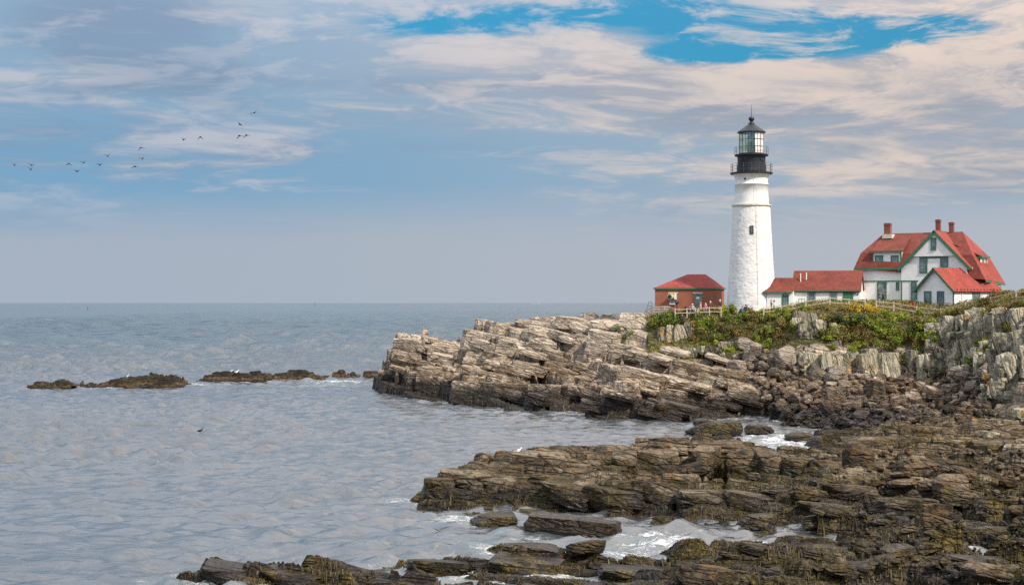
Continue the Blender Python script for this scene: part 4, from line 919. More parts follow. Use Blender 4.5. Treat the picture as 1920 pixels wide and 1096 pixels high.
def window(par, org, right, wd, hg, cols=2, rows=2, casing=0.13, mat=None, arch=False, sub=True, out=None, glass=None):
    """sash window as a part: casing, with muntins and panes as sub-parts. org = lower left, right = unit vector"""
    o = Vector(org); r_ = Vector(right).normalized(); up = Vector((0, 0, 1)); nrm = Vector(out) if out else r_.cross(up)
    mb = MB(); c = casing; th = 0.07
    for (a, b2, w2, h2) in ((-c, -c, wd + 2 * c, c), (-c, hg, wd + 2 * c, c * 1.25), (-c, 0, c, hg), (wd, 0, c, hg)):
        mb.fbox(o + r_ * a + up * b2 + nrm * 0.005, r_ * w2, up * h2, nrm * th)
    mb.fbox(o + r_ * (-c * 1.3) + up * (-c - 0.05) + nrm * 0.006, r_ * (wd + 2.6 * c), up * 0.05, nrm * (th + 0.05))
    if arch:
        for k in range(6):
            a0, a1 = math.pi * k / 6, math.pi * (k + 1) / 6
            p0 = o + r_ * (wd / 2 - math.cos(a0) * wd / 2) + up * (hg + c + math.sin(a0) * wd * .3); p1 = o + r_ * (wd / 2 - math.cos(a1) * wd / 2) + up * (hg + c + math.sin(a1) * wd * .3)
            mb.bar(p0 + nrm * .04, p1 + nrm * .04, 0.09)
    wn = mb.build('window', mat or M_GREEN, par)
    for k in range(rows):
        for q in range(cols):
            g = MB().fbox(o + r_ * (wd * q / cols + 0.012) + up * (hg * k / rows + 0.012) + nrm * 0.012, r_ * (wd / cols - 0.024), up * (hg / rows - 0.024), nrm * 0.012)
            g.build('pane', glass or M_GLASS, wn)
    mu = MB()
    for q in range(1, cols): mu.fbox(o + r_ * (wd * q / cols - 0.02) + nrm * 0.015, r_ * 0.04, up * hg, nrm * 0.025)
    for k in range(1, rows): mu.fbox(o + up * (hg * k / rows - (0.03 if k * 2 == rows else 0.02)) + nrm * 0.014, r_ * wd, up * (0.06 if k * 2 == rows else 0.04), nrm * 0.03)
    if mu.v: mu.build('muntin', M_SASH, wn)
    return wn
def fwin(par, fr, x0, x1, y0, y1, v, **kw):
    """window in a front wall, from the pixels it covers"""
    u0, u1 = fr.U(x0, v), fr.U(x1, v); zt, zb = fr.Z(y0, u0, v), fr.Z(y1, u0, v); c = kw.get('casing', 0.13)
    return window(par, (u0 + c, v, zb + c), (1, 0, 0), u1 - u0 - 2 * c, zt - zb - 2 * c, out=(0, -1, 0), **kw)
def swin(par, fr, x0, x1, y0, y1, u, **kw):
    v0, v1 = fr.V(x0, u), fr.V(x1, u); zt, zb = fr.Z(y0, u, v0), fr.Z(y1, u, v0); c = kw.get('casing', 0.13)
    return window(par, (u, v0 + c, zb + c), (0, 1, 0), v1 - v0 - 2 * c, zt - zb - 2 * c, out=(1, 0, 0), **kw)
def slab(pts, th=0.16):
    """roof plane with thickness, from its upper corners"""
    P_ = [Vector(p) for p in pts]; n = (P_[1] - P_[0]).cross(P_[2] - P_[0]).normalized()
    if n.z < 0: n = -n
    k = len(P_); lo = [p - n * th for p in P_]
    return P_ + lo, [tuple(range(k)), tuple(reversed(range(k, 2 * k)))] + [(i, i + k, (i + 1) % k + k, (i + 1) % k) for i in range(k)]

# ------------------------------------------------------------------ lighthouse
LY = 218.0; LX = (1409 - 960) * LY / F; LS = LY / F
lz = lambda py: CAMZ - (py - HOR) * LS
lrot = -math.atan2(LX, LY)
LT = thing('lighthouse', 'tall white stone lighthouse with black lantern above the rocky point', 'lighthouse', (LX, LY, 0), lrot)
n_a, n_h = 220, 190
zz_ = np.linspace(11.6, lz(388), n_h); aa = np.arange(n_a) / n_a * 2 * np.pi
AA, ZZ = np.meshgrid(aa, zz_)
RR = np.interp(ZZ, [11.6, lz(572), lz(480), lz(388)], [3.62, 3.44, 2.98, 2.60])
su_, sv_ = AA * 3.0, ZZ
c_a, c_b = np.cos(AA), np.sin(AA)
dsp = 0.032 * (vn3(c_a * 5.2, c_b * 5.2, ZZ * 2.6, 71) - .5) + 0.03 * (vn3(c_a * 10, c_b * 10, ZZ * 5.4, 72) - .5)
cell = 0.022 * (hsh(np.floor(AA / (2 * np.pi) * 44 + 0.5 * np.floor(ZZ / 0.34)), np.floor(ZZ / 0.34), 73) - 0.5)
RR = RR + dsp + cell
V_ = np.stack([RR * np.cos(AA), RR * np.sin(AA), ZZ], -1).reshape(-1, 3)
id_ = np.arange(n_a * n_h).reshape(n_h, n_a); nx_ = np.roll(id_, -1, 1)
ob('lower_tower', mesh_np('lower_tower', V_, np.stack([id_[:-1], nx_[:-1], nx_[1:], id_[1:]], -1).reshape(-1, 4), M_TOWER, True), LT)
MB().lathe([(2.45, lz(389)), (2.66, lz(388)), (2.78, lz(386.5)), (2.78, lz(384)), (2.44, lz(383))], 72).build('stone_belt', M_STONE, LT)
MB().lathe([(2.42, lz(384)), (2.36, lz(365)), (2.30, lz(347.2)), (2.36, lz(347)), (2.38, lz(345)), (2.28, lz(344.8)), (2.27, lz(338)), (2.36, lz(332)), (2.56, lz(328)), (2.66, lz(326.5))], 96).build('upper_tower', M_TOWER2, LT, True)
gal = MB().lathe([(2.2, lz(327.5)), (2.92, lz(327)), (2.98, lz(325.5)), (2.98, lz(324)), (1.5, lz(323.8))], 64).build('lower_gallery', M_BLACK, LT)
def railing(name, r_, z0, z1, n, rails, par, mat, w_=0.05):
    for k in range(n):
        q = 2 * math.pi * k / n; MB().tube((r_ * math.cos(q), r_ * math.sin(q), z0), (r_ * math.cos(q), r_ * math.sin(q), z1), w_, n=6).build('railing_post', mat, par)
    for f in rails:
        z_ = z0 + (z1 - z0) * f; mb = MB()
        for k in range(48):
            a0, a1 = 2 * math.pi * k / 48, 2 * math.pi * (k + 1) / 48
            mb.bar((r_ * math.cos(a0), r_ * math.sin(a0), z_), (r_ * math.cos(a1), r_ * math.sin(a1), z_), w_ * .9)
        mb.build('railing_ring', mat, par)
railing('lower', 2.85, lz(324), lz(308), 16, (0.35, 0.68, 1.0), gal, M_RAIL, 0.035)
drum = MB().lathe([(1.95, lz(324.2)), (2.0, lz(323)), (1.97, lz(320)), (1.95, lz(296)), (2.05, lz(294)), (2.05, lz(293))], 64).build('watch_room_drum', M_BLACK, LT, True)
gal2 = MB().lathe([(1.9, lz(294)), (2.3, lz(293)), (2.38, lz(291.5)), (2.38, lz(290)), (1.2, lz(289.6))], 64).build('upper_gallery', M_BLACK, LT)
railing('upper', 2.33, lz(290.2), lz(276.5), 14, (0.5, 1.0), gal2, M_RAIL, 0.028)
NS = 12; rl = 1.74; zb_, zt_ = lz(289.6), lz(249)
lan = MB().lathe([(1.70, lz(290)), (1.83, lz(289.6)), (1.83, lz(288)), (1.70, lz(287.6))], 48).build('lantern_sill', M_BLACK, LT)
cor = [(rl * math.cos(2 * math.pi * (k + .5) / NS - math.pi / 2), rl * math.sin(2 * math.pi * (k + .5) / NS - math.pi / 2)) for k in range(NS)]
for k in range(NS): MB().bar((*cor[k], zb_ + .1), (*cor[k], zt_ + .1), 0.085).build('lantern_mullion', M_BLACK, LT)
mb = MB(); mv = MB()
for k in range(NS):
    p0, p1 = Vector((*cor[k], 0)), Vector((*cor[(k + 1) % NS], 0))
    for f in (0.02, 0.35, 0.68, 0.98):
        z_ = zb_ + (zt_ - zb_) * f; mb.bar(p0 + Vector((0, 0, z_)), p1 + Vector((0, 0, z_)), 0.06)
    pm = (p0 + p1) / 2; mv.bar(pm + Vector((0, 0, zb_ + .1)), pm + Vector((0, 0, zt_)), 0.045)
mb.build('lantern_ring', M_BLACK, LT); mv.build('glazing_bar', M_BLACK, LT)
for k in range(NS):
    p0, p1 = Vector((*cor[k], 0)) * .995, Vector((*cor[(k + 1) % NS], 0)) * .995
    nrm = ((p0 + p1) / 2).normalized()
    for j in range(3):
        z0_ = zb_ + (zt_ - zb_) * (0.02 + j * .32) + .04; hgt = (zt_ - zb_) * .32 - .06; wdt = p1 - p0
        q_ = math.atan2(nrm.y, nrm.x)
        solid = math.cos(q_ - R(-38)) > 0.86
        MB().fbox(p0 + wdt * .04 + Vector((0, 0, z0_)), wdt * .92, Vector((0, 0, hgt)), nrm * -0.02).build('pane', M_PANE_REFL if solid else M_PANE, LT)
MB().lathe([(0.3, lz(288)), (0.62, lz(286)), (0.78, lz(276)), (0.78, lz(264)), (0.62, lz(256)), (0.2, lz(253))], 24).build('lens', M_LENS, LT)
lamp = MB().box(-0.30, 0.10, -1.34, -1.14, lz(274), lz(266.5)); lamp.bar((-0.1, -1.24, lz(288)), (-0.1, -1.24, lz(273)), 0.08); lamp.build('beacon_lamp', M_DARK, LT)
rf = MB(); prof = [(1.66, lz(250.5)), (1.98, lz(249.6)), (2.0, lz(247.5)), (1.86, lz(246)), (1.25, lz(240.5)), (0.75, lz(235.6)), (0.42, lz(232.6)), (0.40, lz(231.2))]
roof_l = rf.lathe(prof, 12).build('lantern_roof', M_BLACK, LT)
MB().lathe([(0.42, lz(232.6)), (0.46, lz(231)), (0.24, lz(230)), (0.20, lz(228.6)), (0.30, lz(228)), (0.20, lz(227.2)), (0.28, lz(226.4)), (0.40, lz(224.5)), (0.43, lz(222.6)), (0.38, lz(220.6)), (0.24, lz(219.2)), (0.06, lz(218.6))], 24).build('roof_ball', M_BLACK, LT, True)
MB().tube((0, 0, lz(219)), (0, 0, lz(198)), 0.05, 0.025).build('lightning_rod', M_RAIL, LT)
rw = float(np.interp(lz(431), [lz(572), lz(480), lz(388)], [3.44, 2.98, 2.60]))
window(LT, (-0.18, -rw - 0.03, lz(438.5)), (1, 0, 0), 0.42, 13 * LS, cols=2, rows=4, casing=0.05, mat=M_DARK, out=(0, -1, 0), glass=M_DARK)
pa = R(-90 - 23); MB().tube((2.22 * math.cos(pa), 2.22 * math.sin(pa), lz(337)), (2.31 * math.cos(pa), 2.31 * math.sin(pa), lz(337)), 0.16, n=14).build('porthole', M_DARK, LT)
mb = MB(); ca = R(-90 + 15)
for (y0, y1) in [(326, 385), (385, 480), (480, 574)]:
    def rr(py): return float(np.interp(lz(py), [lz(572), lz(480), lz(388), lz(383), lz(330)], [3.5, 3.05, 2.80, 2.80, 2.62]))
    mb.tube((rr(y0) * math.cos(ca), rr(y0) * math.sin(ca), lz(y0)), (rr(y1) * math.cos(ca), rr(y1) * math.sin(ca), lz(y1)), 0.022, n=5)
mb.build('lightning_cable', M_STONE, LT)
for qa, py in ((R(-90 - 45), 301), (R(-90 + 43), 300), (R(-90 + 52), 301)): MB().tube((1.93 * math.cos(qa), 1.93 * math.sin(qa), lz(py)), (2.05 * math.cos(qa), 2.05 * math.sin(qa), lz(py)), 0.15, n=10).build('drum_vent', M_DARK, LT)

# ------------------------------------------------------------------ brick whistle house
fb = Frame(1343, 221.0, R(17.5)); BH = fb.thing('brick_house', 'low red brick building with hipped red roof left of the lighthouse', 'building')
uL = fb.U(1228); dB = fb.V(1358); zE = fb.Z(541); dB = max(dB, 5.0)
MB().box(uL, 0, 0, dB, 11.6, zE).build('wall', M_BRICK, BH)
ov = 0.22; e = [(uL - ov, -ov), (ov, -ov), (ov, dB + ov), (uL - ov, dB + ov)]; zr = fb.Z(514, uL / 2, dB / 2)
rl_, rr_ = fb.U(1289, dB / 2), fb.U(1323, dB / 2)
mb = MB(); mb.poly([(x_, y_, zE + .12) for x_, y_ in e] + [(rl_, dB / 2, zr), (rr_, dB / 2, zr)], [(0, 1, 5, 4), (1, 2, 5), (2, 3, 4, 5), (3, 0, 4), (3, 2, 1, 0)]); mb.build('roof', M_ROOFB, BH)
mb = MB(); mb.box(uL - ov + .02, ov - .02, -ov + .02, dB + ov - .02, zE - .06, zE + .115); mb.build('eaves_board', M_GREEN, BH)
mb = MB()
for (u0, u1) in ((fb.U(1253), fb.U(1271)), (fb.U(1299), fb.U(1318))): MB().box(u0, u1, -.06, .1, fb.Z(550), fb.Z(547.6)).build('lintel', M_STONE, BH)
fwin(BH, fb, 1303, 1316, 550, 575, 0.0, cols=2, rows=2, casing=.08, mat=M_SASH)
MB().box(fb.U(1305.5), fb.U(1311.5), -.06, -.045, fb.Z(560), fb.Z(556.2)).build('notice', M_PLAIN, BH)
fwin(BH, fb, 1255, 1269, 550, 569, 0.0, cols=1, rows=1, casing=.08, mat=M_SASH)
MB().box(fb.U(1265), fb.U(1268.6), -.34, -.08, fb.Z(561), fb.Z(550)).build('shutter', M_PLAIN, BH)
hn = MB().tube((fb.U(1260.5), .05, fb.Z(555.6)), (fb.U(1258.2), -1.1, fb.Z(556)), .36, .40, 18).build('fog_horn', M_TAN, BH)
MB().tube((fb.U(1258.2), -1.101, fb.Z(556)), (fb.U(1258), -1.19, fb.Z(556)), .30, .28, 18).build('horn_mouth', M_DARK, hn)
MB().box(fb.U(1256), fb.U(1267), -.30, .1, fb.Z(571), fb.Z(568.6)).build('sill', M_STONE, BH)
st = thing('metal_stair', 'grey metal stair railing against the left end of the brick building', 'railing', (fb.o[0] + fb.a[0] * (uL - .35), fb.o[1] + fb.a[1] * (uL - .35) + 0, 0), -fb.th)
for k, (a, b_) in enumerate([((-.1, 0, 12.0), (-.1, 0, 14.1)), ((-.1, 0, 14.1), (-.55, 0, 14.1)), ((-.55, 0, 14.1), (-1.1, -.2, 12.1)), ((-.1, 0, 13.5), (-.7, 0, 13.5))]): MB().tube(a, b_, .035, n=6).build('rail', M_RAIL, st)

# ------------------------------------------------------------------ keeper's house
fk = Frame(1608, 219.5, R(33.0)); KH = fk.thing('keepers_house', 'large white keeper\'s house with red gambrel roof and green trim', 'house')
D = 9.0; ZB = 12.2; zE = fk.Z(503); uR = fk.U(1880, D) - .2; zE2 = fk.Z(531, uR, D)
u_mid = uR - 1.35
wl = MB().box(0, uR, 0, D, ZB, zE2 - .15); wl.box(0.003, u_mid, 0.003, D - .003, zE2 - .15, zE - .02); wl.build('wall', M_WHITE, KH)
ra, rb = fk.U(1657, D / 2), fk.U(1805, D / 2); zr = fk.Z(436, (ra + rb) / 2, D / 2); z1 = fk.Z(474, .2, .7); uB = fk.U(1853, D - .9); z1r = fk.Z(480, uB, D - .9)
q = [(-.4, -.4, zE), (uR + .45, -.4, zE2 + .4), (uR + .45, D + .4, zE2), (-.4, D + .4, zE), (.25, .65, z1), (uB, .65, z1r), (uB, D - .65, z1r), (.25, D - .65, z1), (ra, D / 2, zr), (rb, D / 2, zr)]
mb = MB(); mb.poly(q, [(0, 1, 5, 4), (2, 3, 7, 6), (3, 0, 4, 7), (4, 5, 9, 8), (6, 7, 8, 9), (7, 4, 8), (3, 2, 1, 0)]); kr = mb.build('roof', M_ROOF, KH)
mb = MB(); mb.poly([q[1], q[2], q[6], q[5], q[9]], [(0, 1, 2, 3), (3, 2, 4)]); mb.build('hip_roof', M_ROOFB, KH, label='right-hand hip of the roof, sunlight painted as brighter red')  # sunlight on the hip put into its brighter red
MB().fbox((-.42, -.43, zE - .26), (fk.U(1690, -.43) + .42, 0, 0), (0, .2, 0), (0, 0, .25)).build('eaves_board', M_GREEN, KH)
# cross gable
vg = -0.45; gl, gr, gc = fk.U(1684, vg), fk.U(1822, vg), fk.U(1752.5, vg); gw0, gw1 = fk.U(1690, vg), fk.U(1813, vg)
zg = fk.Z(504, gl, vg); za = fk.Z(431, gc, vg); zf0 = za - (za - zg) * (gc - gw0) / (gc - gl); zf1 = za - (za - zg) * (gw1 - gc) / (gr - gc)
mb = MB(); pf = [(gw0, ZB), (gw1, ZB), (gw1, zf1 - .2), (gc, za - .2), (gw0, zf0 - .2)]
mb.poly([(x_, vg, z_) for x_, z_ in pf] + [(x_, 3.6, z_) for x_, z_ in pf], [(0, 1, 2, 3, 4), (9, 8, 7, 6, 5)] + [(i, i + 5, (i + 1) % 5 + 5, (i + 1) % 5) for i in range(5)]); mb.build('gable_wall', M_WHITE, KH)
ovg = vg - .38; back = 4.6
for (ge, mt, nm) in ((gl, M_ROOF, 'gable_roof'), (gr, M_ROOFB, 'gable_roof')):  # right slope takes the brighter red as painted sun
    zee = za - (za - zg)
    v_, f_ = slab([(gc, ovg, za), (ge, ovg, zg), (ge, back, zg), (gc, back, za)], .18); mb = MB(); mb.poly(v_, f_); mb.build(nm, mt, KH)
    d_ = Vector((ge - gc, 0, zg - za)); n_up = Vector((-d_.z, 0, d_.x)).normalized(); n_up = n_up if n_up.z > 0 else -n_up
    MB().fbox(Vector((gc, ovg - .05, za)) - n_up * .42 + d_ * 0.0, d_ * 1.01, (0, .12, 0), n_up * .40).build('rake_board', M_GREEN, KH)
zt = fk.Z(480, gc, vg); ua, ub = fk.U(1711, vg - .25), fk.U(1794, vg - .25)
mb = MB(); tri = [(ua, zt), (ub, zt), (gc, za - .45)]
mb.poly([(x_, vg - .25, z_) for x_, z_ in tri] + [(x_, vg - .001, z_) for x_, z_ in tri], [(0, 1, 2), (5, 4, 3), (0, 3, 4, 1), (1, 4, 5, 2), (2, 5, 3, 0)]); mb.build('gable_panel', M_SHING, KH)
MB().box(fk.U(1724, vg), fk.U(1778, vg), vg - .06, vg, fk.Z(484, gc, vg), fk.Z(481, gc, vg)).build('gable_trim', M_GREEN, KH)
fwin(KH, fk, 1745, 1755.5, 446, 468, vg - .25, cols=1, rows=2, casing=.15); fwin(KH, fk, 1724, 1739, 482, 511, vg, cols=3, rows=4); fwin(KH, fk, 1763, 1778, 482, 501, vg, cols=3, rows=3)
fwin(KH, fk, 1644.5, 1662.5, 529, 561, 0, cols=3, rows=4, casing=.16); fwin(KH, fk, 1680, 1686, 529, 543.5, 0, cols=1, rows=2, casing=.1); fwin(KH, fk, 1708, 1719, 527, 561, vg, cols=2, rows=4, casing=.15)
MB().fbox((-.02, -.05, fk.Z(528.4)), (gw0 + .02, 0, 0), (0, .045, 0), (0, 0, .16)).build('band_trim', M_GREEN, KH); MB().fbox((gw0 - .03, vg - .05, fk.Z(528.4)), (fk.U(1722, vg) - gw0, 0, 0), (0, .045, 0), (0, 0, .16)).build('band_trim', M_GREEN, KH)
MB().box(-.04, .16, -.045, .16, ZB, fk.Z(529)).build('corner_board', M_GREEN, KH); MB().box(gw0 - .05, gw0 + .12, vg - .04, vg + .2, ZB, fk.Z(529)).build('corner_board', M_GREEN, KH)
MB().fbox((-.02, -.05, fk.Z(506.6)), (gw0 + .02, 0, 0), (0, .045, 0), (0, 0, .07)).build('shadow_board', M_PLAIN, KH)
# dormers
vd_ = .10; d0, d1 = fk.U(1636.5, vd_), fk.U(1689.5, vd_); zd0, zd1 = fk.Z(499, d0, vd_), fk.Z(472, d0, vd_)
dm = MB().box(d0, d1, vd_, 3.4, zd0 - .25, zd1).build('dormer', M_WHITE, KH)
ed0, ed1 = fk.U(1632, vd_ - .35), fk.U(1693, vd_ - .35); ve = D / 2 - .6; zt2 = fk.Z(442, 5, ve)
v_, f_ = slab([(ed0, vd_ - .35, zd1 + .1), (ed1, vd_ - .35, zd1 + .1), (ed1 - .1, ve, zt2), (ed0 + .3, ve, zt2)], .14); mb = MB(); mb.poly(v_, f_); mb.build('dormer_roof', M_ROOF, dm)
MB().box(ed0, ed1, vd_ - .36, vd_ - .2, zd1 - .14, zd1 + .07).build('eaves_board', M_GREEN, dm); MB().box(d0 - .02, d1 + .02, vd_ - .06, vd_, zd0 - .05, zd0 + .06).build('sill_board', M_GREEN, dm)
MB().box(d0 - .03, d0 + .12, vd_ - .04, vd_ + .2, zd0, zd1 - .14).build('corner_board', M_GREEN, dm); MB().box(d1 - .12, d1 + .03, vd_ - .04, vd_ + .2, zd0, zd1 - .14).build('corner_board', M_GREEN, dm)
fwin(KH, fk, 1640.5, 1656, 479, 496.5, vd_, cols=2, rows=2, casing=.14); fwin(KH, fk, 1670.5, 1685.5, 479, 496.5, vd_, cols=2, rows=2, casing=.14)
r0, r1 = fk.U(1806, 2.2), fk.U(1837.5, 2.2); v0_, v1_ = 2.2, fk.V(1851, r1); zr0, zr1 = fk.Z(505, r1, 2.2), fk.Z(481, r1, 2.2)
dm2 = MB().box(r0 - 1.2, r1, v0_, v1_, zr0, zr1).build('dormer', M_WHITE, KH)
v_, f_ = slab([(r1 + .35, v0_ - .3, zr1 + .05), (r1 + .35, v1_ + .3, zr1 + .05), (r0 - 1.4, v1_ + .3, zr1 + 1.9), (r0 - 1.4, v0_ - .3, zr1 + 1.9)], .12); mb = MB(); mb.poly(v_, f_); mb.build('dormer_roof', M_ROOF, dm2)
MB().box(r0, r1 + .34, v0_ - .3, v0_ - .22, zr1 - .12, zr1 + .03).build('eaves_board', M_GREEN, dm2); MB().box(r1 + .25, r1 + .34, v0_ - .2, v1_ + .3, zr1 - .12, zr1 + .03).build('eaves_board', M_GREEN, dm2)
MB().box(r1 - .14, r1 + .02, v0_ - .03, v0_ + .1, zr0, zr1 - .12).build('corner_board', M_GREEN, dm2)
swin(KH, fk, 1840, 1845, 483, 503, r1, cols=1, rows=2, casing=.1, mat=M_PLAIN); swin(KH, fk, 1846, 1850.5, 483, 503, r1, cols=1, rows=2, casing=.1, mat=M_PLAIN)
MB().fbox((uR + .46, -.3, zE2 + .1), (0, D + .6, -.38), (.06, 0, 0), (0, 0, .24)).build('eaves_board', M_GREEN, KH)
for (x0, x1, yt, yb, vv) in ((1659, 1670.5, 418.5, 446, D / 2 - 1.0), (1755, 1763.5, 411.5, 440, D / 2 - .4), (1780, 1788.5, 416.5, 440, D / 2)):
    a, b_ = fk.U(x0, vv), fk.U(x1, vv); zt, zb2 = fk.Z(yt, a, vv), fk.Z(yb, a, vv); w2 = (b_ - a) * .40
    ch = MB().box(a, b_, vv - w2, vv + w2, zb2 - .6, zt).build('chimney', M_CHIM, KH); MB().box(a - .05, b_ + .05, vv - w2 - .05, vv + w2 + .05, zt - .32, zt - .12).build('chimney_cap', M_CHIM, ch)
    MB().box(a + .1, b_ - .1, vv - w2 + .1, vv + w2 - .1, zt - .1, zt + .012).build('flue', M_DARK, ch)
MB().box(fk.U(1655, D / 2 - 1.45), fk.U(1673, D / 2 - 1.45), D / 2 - 1.65, D / 2 - .4, fk.Z(447, 3, D / 2 - 1.5), fk.Z(439, 3, D / 2 - 1.5)).build('chimney_flashing', M_STONE, KH)

# small gabled ell in front of the keeper's house
fe = Frame(1788, 205.5, R(54.0)); EL = fe.thing('gabled_ell', 'small white gabled building with red roof at the right', 'house')
uL = fe.U(1719); dE = fe.V(1874, 0.0); zE = fe.Z(540); zA = fe.Z(501, uL / 2); um = uL / 2; ZB = 11.4
mb = MB(); pf = [(uL, ZB), (0, ZB), (0, zE), (um, zA - .16), (uL, zE)]
mb.poly([(x_, 0, z_) for x_, z_ in pf] + [(x_, dE, z_) for x_, z_ in pf], [(0, 1, 2, 3, 4), (9, 8, 7, 6, 5)] + [(i, i + 5, (i + 1) % 5 + 5, (i + 1) % 5) for i in range(5)]); mb.build('wall', M_WHITE, EL)
sl = (zA - zE) / abs(um); ex = .45
for sgn, mt in ((1, M_ROOFB), (-1, M_ROOF)):  # right side of the ell roof coloured brighter as if sunlit
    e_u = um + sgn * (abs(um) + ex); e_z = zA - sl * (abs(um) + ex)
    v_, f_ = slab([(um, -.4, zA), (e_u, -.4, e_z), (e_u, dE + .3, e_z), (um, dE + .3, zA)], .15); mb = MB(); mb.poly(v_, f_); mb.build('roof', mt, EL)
    d_ = Vector((e_u - um, 0, e_z - zA)); n_up = Vector((-d_.z, 0, d_.x)).normalized(); n_up = n_up if n_up.z > 0 else -n_up
    MB().fbox(Vector((um, -.46, zA)) - n_up * .30, d_, (0, .1, 0), n_up * .28).build('rake_board', M_GREEN, EL)
MB().box(-.12, .03, -.03, .12, ZB, zE - .3).build('corner_board', M_GREEN, EL); MB().box(uL - .02, uL + .1, -.03, .1, ZB, zE - .3).build('corner_board', M_GREEN, EL)
for k in range(14):
    v_ = .4 + k * (dE - .6) / 13; MB().box(.003, ex - .06, v_, v_ + .08, zE - .24, zE - .12).build('rafter_tail', M_DARK, EL)
fwin(EL, fe, 1733, 1746.5, 546, 573, 0, cols=2, rows=4, casing=.14); fwin(EL, fe, 1757, 1770.5, 546, 573, 0, cols=2, rows=4, casing=.14)
swin(EL, fe, 1823, 1837, 546, 560.5, 0, cols=3, rows=2, casing=.16)
MB().tube((.08, fe.V(1804, .08), ZB), (.08, fe.V(1804, .08), zE - .2), .05, n=8).build('downpipe', M_PLAIN, EL)

# covered wing and link between tower and house
fw = Frame(1486, 216.0, R(17.0)); WG = fw.thing('covered_wing', 'long low white wing with red roof joining the house', 'building')
uW = fw.U(1612); dW = 6.0; zE = fw.Z(542); zA = fw.Z(507, uW / 2, dW / 2); ZB = 11.8
mb = MB(); pf = [(0, ZB), (dW, ZB), (dW, zE), (dW / 2, zA - .2), (0, zE)]
mb.poly([(0, y_, z_) for y_, z_ in pf] + [(uW, y_, z_) for y_, z_ in pf], [(0, 1, 2, 3, 4), (9, 8, 7, 6, 5)] + [(i, i + 5, (i + 1) % 5 + 5, (i + 1) % 5) for i in range(5)]); mb.build('wall', M_WHITE, WG)
sl = (zA - zE) / (dW / 2)
for sgn in (-1, 1):
    ev_ = dW / 2 + sgn * (dW / 2 + .35); ez = zA - sl * (dW / 2 + .35); v_, f_ = slab([(-.15, ev_, ez), (uW + .2, ev_, ez), (uW + .2, dW / 2, zA), (-.15, dW / 2, zA)], .15); mb = MB(); mb.poly(v_, f_); mb.build('roof', M_ROOF, WG)
MB().box(-.16, uW, -.30, -.2, zE - .34, zE - .08).build('eaves_board', M_GREEN, WG)
MB().box(-.05, .13, -.03, .14, ZB, zE - .3).build('corner_board', M_GREEN, WG)
fwin(WG, fw, 1514, 1529.5, 544.5, 570, 0, cols=3, rows=4, casing=.17, mat=M_SASH); fwin(WG, fw, 1555.5, 1570, 544.5, 570, 0, cols=3, rows=4, casing=.17, mat=M_SASH)
dr = MB().box(fw.U(1580.5), fw.U(1600), -.06, 0, ZB, fw.Z(544.5)).build('door', M_GREEN, WG)
for k in range(3): MB().box(fw.U(1582.5) + k * .42, fw.U(1582.5) + k * .42 + .36, -.075, -.06, fw.Z(566), fw.Z(547)).build('door_panel', M_GREEN, dr)
MB().box(fw.U(1601.8), fw.U(1603.6), -.2, 0, fw.Z(551), fw.Z(547.6)).build('wall_lamp', M_BLACK, WG)
MB().box(fw.U(1606.4), fw.U(1608.8), -.04, 0, fw.Z(553.6), fw.Z(551)).build('wall_plaque', M_BLUE, WG)
MB().box(fw.U(1498.5), fw.U(1500), 1.2, 1.4, fw.Z(528), fw.Z(512)).build('vent_pipe', M_PLAIN, WG); 
pv = fw.U(1512, 1.2); MB().tube((pv, 1.2, fw.Z(521, pv, 1.2) - .2), (pv, 1.2, fw.Z(511, pv, 1.2)), .07, n=8).build('vent_pipe', M_PLAIN, WG)
fl = Frame(1434, 214.6, R(14.0)); LK = fl.thing('tower_link', 'short white link with red roof and arched window beside the lighthouse', 'building')
uK = fl.U(1487); dK = 4.2; zE = fl.Z(546); zA = fl.Z(520.5, uK / 2, dK / 2)
MB().box(0.25, uK, .35, dK, ZB, zE).build('wall', M_WHITE, LK)
rc = [(0., 0.), (.30, .16), (.55, .36), (.78, .66), (1.0, 1.0)]
mb = MB(); uh = fl.U(1453, dK / 2); nL = len(rc); lo_ = []
for f, h in rc:
    lo_.append((-.25 + (uh + .25) * f, (dK / 2) * f, zE + (zA - zE) * h)); lo_.append((uK + .1, (dK / 2) * f, zE + (zA - zE) * h)); lo_.append((-.25 + (uh + .25) * f, dK - (dK / 2) * f, zE + (zA - zE) * h))
fs = []
for k in range(nL - 1):
    a = 3 * k; fs += [(a, a + 1, a + 4, a + 3), (a, a + 3, a + 5, a + 2)]
mb.poly(lo_, fs); mb.build('roof', M_ROOF, LK)
MB().box(-.27, uK - .1, -.04, .06, zE - .22, zE).build('eaves_board', M_GREEN, LK)
fwin(LK, fl, 1466, 1479, 553, 578, .35, cols=3, rows=4, casing=.12, arch=True)

# ------------------------------------------------------------------ fences
def ground(x_, y_): return float(HL.at(x_, y_))
def fence(name, label, cat, path, rails, ph, par=None, wp=.13, hr=.10, mat=M_WOOD, wr=.05):
    pts_ = [((px - 960) * Y_ / F, Y_, CAMZ - (py - HOR) * Y_ / F) for px, py, Y_ in path]     # path gives the top of each post
    t_ = thing(name, label, cat, (pts_[0][0], pts_[0][1], 0)); o = Vector(t_.location)
    for k, p in enumerate(pts_):
        v = Vector(p) - o; g = min(ground(p[0], p[1]), p[2] - .6)
        MB().box(v.x - wp / 2, v.x + wp / 2, v.y - wp / 2, v.y + wp / 2, g - .1, v.z).build('post', mat, t_)
        if k:
            u = Vector(pts_[k - 1]) - o
            for d_ in rails:
                jit = rng.uniform(-.03, .03)
                MB().bar((u.x, u.y - .07, u.z - d_ * ph), (v.x, v.y - .07, v.z - d_ * ph + jit), wr, hr).build('rail', mat, t_)
    return t_
